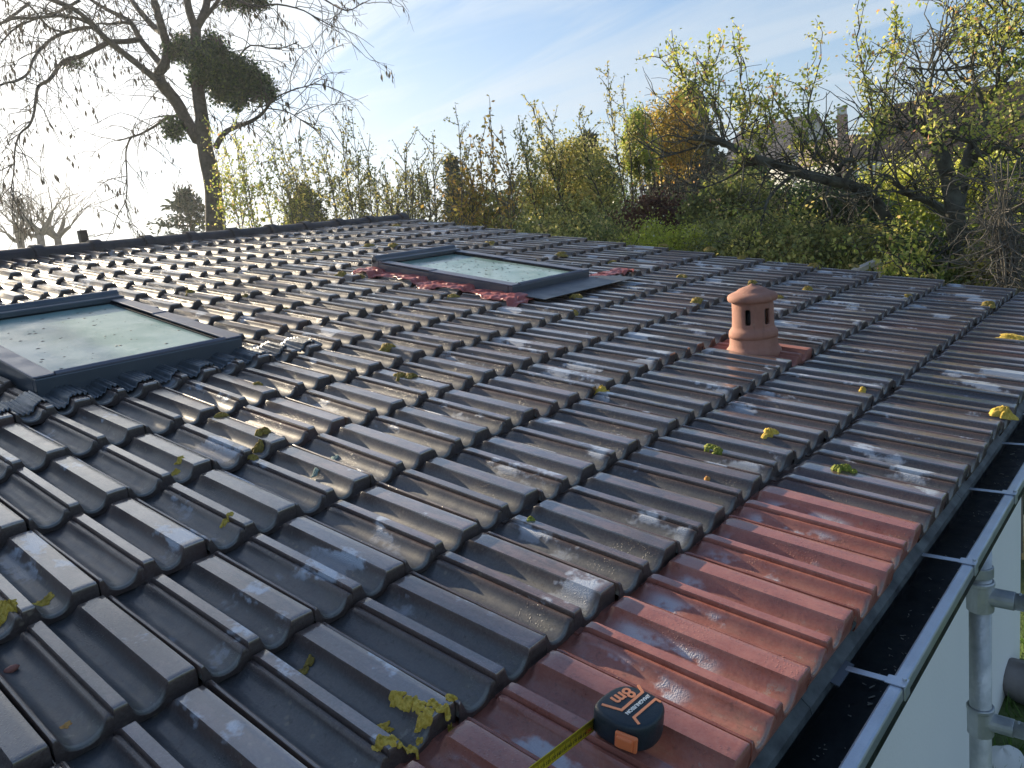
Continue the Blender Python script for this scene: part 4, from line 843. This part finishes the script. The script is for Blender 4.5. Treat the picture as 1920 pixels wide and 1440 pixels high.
def fruit_right():
    rr=random.Random(8); D=6.3; s=D/FPX; b=at(1825,560,D); root=empty('fruit_tree',Vector((b.x,b.y,-1.95)),'forked fruit tree with thick dark trunk and yellow green leaves at the right edge','tree'); m=MB(); L=[]
    m.tube([Vector((b.x,b.y,-1.95)),b],[24*s,20*s],12)
    limb(m,[(1825,560),(1812,490),(1795,435),(1790,395),(1783,355),(1772,310),(1758,275),(1742,252),(1730,240)],D,20*s,9*s,14,.04,-.3,rr)
    def lb(p,r0,r1,dd=0.,DD=None): q=limb(m,p,DD or D,r0*s,r1*s,8,.08,dd,rr); L.append(q); return q
    lb([(1792,400),(1800,355),(1812,310),(1822,280),(1838,240),(1848,200),(1870,165),(1900,130),(1940,100)],14,6,.4); lb([(1735,248),(1732,225),(1740,185),(1750,130),(1765,95),(1762,75)],5,1,.2); lb([(1742,254),(1720,243),(1690,240),(1650,232)],3,1,-.3)
    lb([(1822,285),(1845,290),(1870,276),(1900,282),(1930,300)],6,3,-.4); lb([(1828,290),(1830,315),(1845,335),(1880,325),(1930,310)],6,3,.2); lb([(1848,205),(1830,160),(1822,120),(1835,60),(1845,0)],5,2,.3); lb([(1870,165),(1875,110),(1890,60),(1880,0)],4,2,-.5)
    lb([(1790,420),(1760,390),(1720,372),(1690,360)],5,4,-.2); lb([(1832,270),(1780,255),(1750,245)],4,2,-.6); lb([(1800,440),(1840,430),(1880,410),(1920,380)],5,2.5,-.7); lb([(1810,480),(1850,475),(1895,450),(1935,440)],4,2,-.9); lb([(1700,127),(1740,130),(1790,132),(1830,122)],2,1,.2); lb([(1840,60),(1880,70),(1930,60)],2,1); lb([(1800,452),(1770,470),(1730,500),(1700,515)],3,1,-.6)
    C=[];tips=[]
    for k,P in enumerate(L):
        for _ in range(15):
            i=rr.randint(1,len(P)-1); d=(P[i]-P[i-1]).normalized()*.6+Vector((rr.gauss(0,.7),rr.gauss(0,.7),rr.gauss(.2,.5))); tt=[]; twigs(m,P[i],d,rr.uniform(.25,.75),.007,2,rr,.03,tt,.24,5,2); 
            if k not in(1,2,9,10,11) and rr.random()<.4: tips+=tt[::2]
    for (x,y,r,n) in ((1880,40,60,500),(1830,60,45,260),(1900,130,50,380),(1800,30,30,90),(1885,230,45,330),(1850,170,40,200),(1890,340,45,280),(1870,430,55,620),(1830,490,60,560),(1900,500,50,420),(1900,420,40,300),(1700,505,50,300),(1632,240,22,150),(1650,222,18,70),(1745,262,16,40),(1700,480,40,180),(1690,430,30,100)):
        c=at(x,y,D+rr.uniform(-.5,.3)); 
        for _ in range(int(n*1.0)): C.append((c[0]+rr.gauss(0,r*s*.6),c[1]+rr.gauss(0,r*s*.6),c[2]+rr.gauss(0,r*s*.6)))
    m.build('trunk',M_bark2,root,smooth=True); leafy(tips,C,4,.03,rr); leaf_obj('crown',C,.025,ML_spring,root,elong=1.5)
fruit_right()
stems('tangle of pale bare twigs at the right edge in front of the fruit tree',[(1890,300,10),(1905,330,-5),(1875,350,20),(1915,290,0),(1860,400,10),(1925,340,-5),(1895,420,15)],4.9,9,ML_green,0,.02,base_y=560,bark=M_twig,r=.006) if False else None
def twig_tangle():
    rr=random.Random(4); b=at(1905,575,5.0); root=empty('bare_shrub',Vector((b.x,b.y,-1.95)),'tangle of pale bare twigs at the right edge beside the roof corner','shrub'); m=MB(); tips=[]
    for _ in range(16):
        x=rr.uniform(1850,1930); t=at(x,rr.uniform(290,440),5.0); s0=at(1905+rr.uniform(-25,15),570,5.0); pts=[Vector((s0.x,s0.y,-1.95))]+bend(s0,t,.05,0,rr,7); m.tube(pts,[.008*(1-.7*i/8)+.0015 for i in range(9)],5,False)
        for i in range(3,8):
            for _ in range(2): twigs(m,pts[i],Vector((rr.gauss(0,.7),rr.gauss(0,.7),rr.gauss(0,.7))),rr.uniform(.15,.45),.0035,1,rr,-.03,tips,.25,5,2)
    m.build('trunk',M_twig,root,smooth=True)
twig_tangle()
m=MB(); a=at(1612,512,5.9); b=at(1652,494,6.1); m.box(a,b-a,(0,.06,0),(0,0,.035)); c=at(1652,494,6.1); m.box(Vector((c.x,c.y,-1.95)),(.05,0,0),(0,.05,0),(0,0,c.z+1.95)); o=m.build('rail',M_stripw,None,loc=(c.x,c.y,-1.95)); tag(o,'weathered wooden rail on a post just beyond the roof verge','rail')
# evergreen outside the frame that shades the near left of the roof
p=RP(-.25,.9,0)+sd*11.5; 
bb=Vector((p.x,p.y,-1.95)); root=empty('evergreen_tree',bb,'dense evergreen left of the photo whose shade lies on the near left tiles','tree'); m=MB(); m.tube([bb,Vector((p.x,p.y,p.z+.8))],[.14,.04],8); m.build('trunk',M_bark,root,smooth=True)
g=rng.normal(size=(9000,3)); g/=np.linalg.norm(g,axis=1,keepdims=True); g=g*(rng.random((9000,1))**.4)*np.array([.62,.7,1.15])*(1+.15*np.sin(g[:,:1]*8)); leaf_obj('crown',np.array(p)+np.array([-.25,0,-.1])+g,.10,ML_dark,root,elong=1.4)
# ---------------------------------------------------------------- neighbouring houses
def on_plane_z(px,py,z): d=ray(px,py); return CAM+d*((z-CAM.z)/d.z)
def nhouse(label,apex,far,eave,D,roofmat,wallm,hip=False):
    P=at(*apex,D); A=on_plane_z(*far,P.z); a=(A-P); a.z=0; Ln=a.length; a.normalize()
    d=ray(*eave); t=a.dot(P-CAM)/a.dot(d); Q=CAM+d*t; q=Q-P; dz=q.z; q.z=0; hw=q.length; pr=q.normalized()
    root=empty('neighbouring_house',(P.x,P.y,-1.95),label,'house'); ze=P.z+dz; Ln=min(Ln,22)
    m=MB(); B=Vector((P.x,P.y,-1.95)); w=hw*.94
    pts=[B+pr*w,Vector((*(P+pr*w).xy,ze+(.06*hw))),Vector((P.x,P.y,P.z-.15)),Vector((*(P-pr*w).xy,ze+(.06*hw))),B-pr*w]
    m.prism(pts,a*Ln); wl=m.build('wall',wallm,root)
    m=MB(); o_=-a*.25
    for sg in (1,-1):
        e=Vector((P.x,P.y,0))+pr*hw*1.05*sg; e.z=ze-.05*abs(dz); n_=Vector((0,0,.14)); m.prism([P+o_,e+o_,e+o_+n_,P+o_+n_],a*(Ln+.5))
    rf=m.build('roof',roofmat,root); return root,P,a,pr,Ln,ze,hw,wl,rf
h1=nhouse('neighbouring house with slate grey roof and pale gable behind the leaning limb',(1527,214),(1385,252),(1482,303),55,M_rs,M_stucco)
def add_win(h,fx,z,w,ht,mat=M_glz):
    root,P,a,pr,Ln,ze,hw,wl,rf=h; m=MB(); c=Vector((P.x,P.y,z))+pr*fx*hw-a*.06; m.box(c-pr*w/2,pr*w,Vector((0,0,ht)),a*.05); f=m.build('window',M_white,root); m=MB(); m.box(c-pr*(w/2-.08)+Vector((0,0,.08))-a*.02,pr*(w-.16),Vector((0,0,ht-.16)),a*.02); m.build('pane',mat,f)
h2=nhouse('neighbouring house with big brown roof, two brick chimneys, right of the slate roof',(1935,150),(1648,205),(1935,318),44,M_rb,M_cream)
add_win(h1,-.1,1.6,.9,1.1)
# low dark wing + chimneys of the second house
root=h2[0]
def chim(px,pyt,pyb,wpx,D,parent):
    t=at(px,pyt,D); b=at(px,pyb,D); w=wpx*D/FPX; m=MB(); m.box(Vector((b.x-w/2,b.y-w/2,b.z-3)),(w,0,0),(0,w,0),(0,0,t.z-b.z+3)); c=m.build('chimney',M_brick,parent)
    m=MB()
    for q in range(4): m.box(Vector((b.x-w/2+w*q/3.4,b.y-w/2+.05,t.z)),(.10,0,0),(0,w*.8,0),(0,0,.35))
    m.box(Vector((b.x-w*.55,b.y-w*.55,t.z+.35)),(w*1.1,0,0),(0,w*1.1,0),(0,0,.10)); m.build('pots',M_stucco,c)
chim(1582,216,305,15,47,root); chim(1730,172,205,20,44,root)
m=MB(); a=at(1592,300,47); b=at(1705,300,46); t=at(1600,252,47); m.prism([a,at(1592,300,47)+Vector((2,4,0)),at(1600,252,47)+Vector((2,4,0)),t],(b-a)); m.build('wing_roof',M_rooft,root)
m=MB(); a=at(1590,302,47.2); b=at(1700,300,46.2); m.box(Vector((a.x,a.y,-1.95)),(b.x-a.x,b.y-a.y,0),(2,4,0),(0,0,a.z+1.95)); m.build('wing_wall',M_stucco,root)

bpy.context.view_layer.update(); dg=bpy.context.evaluated_depsgraph_get()
for o in [o for o in scn.objects if o.type=='FONT']:
    me=bpy.data.meshes.new_from_object(o.evaluated_get(dg)); nm=o.name.split('.')[0]; q=bpy.data.objects.new(nm+'_',me); scn.collection.objects.link(q); q.parent=o.parent; q.matrix_local=o.matrix_local.copy(); bpy.data.objects.remove(o); q.name=nm

m=bpy.data.materials.new('haze_air'); m.use_nodes=True; t=m.node_tree; t.nodes.clear(); v=N(t,'ShaderNodeVolumePrincipled'); v.inputs['Density'].default_value=0.0011; v.inputs['Color'].default_value=(.90,.94,1,1); v.inputs['Anisotropy'].default_value=.55; o_=N(t,'ShaderNodeOutputMaterial'); t.links.new(v.outputs[0],o_.inputs['Volume'])
mb=MB(); mb.box((-150,-150,-3.2),(300,0,0),(0,300,0),(0,0,17)); o=mb.build('haze',m,None); tag(o,kind='stuff')
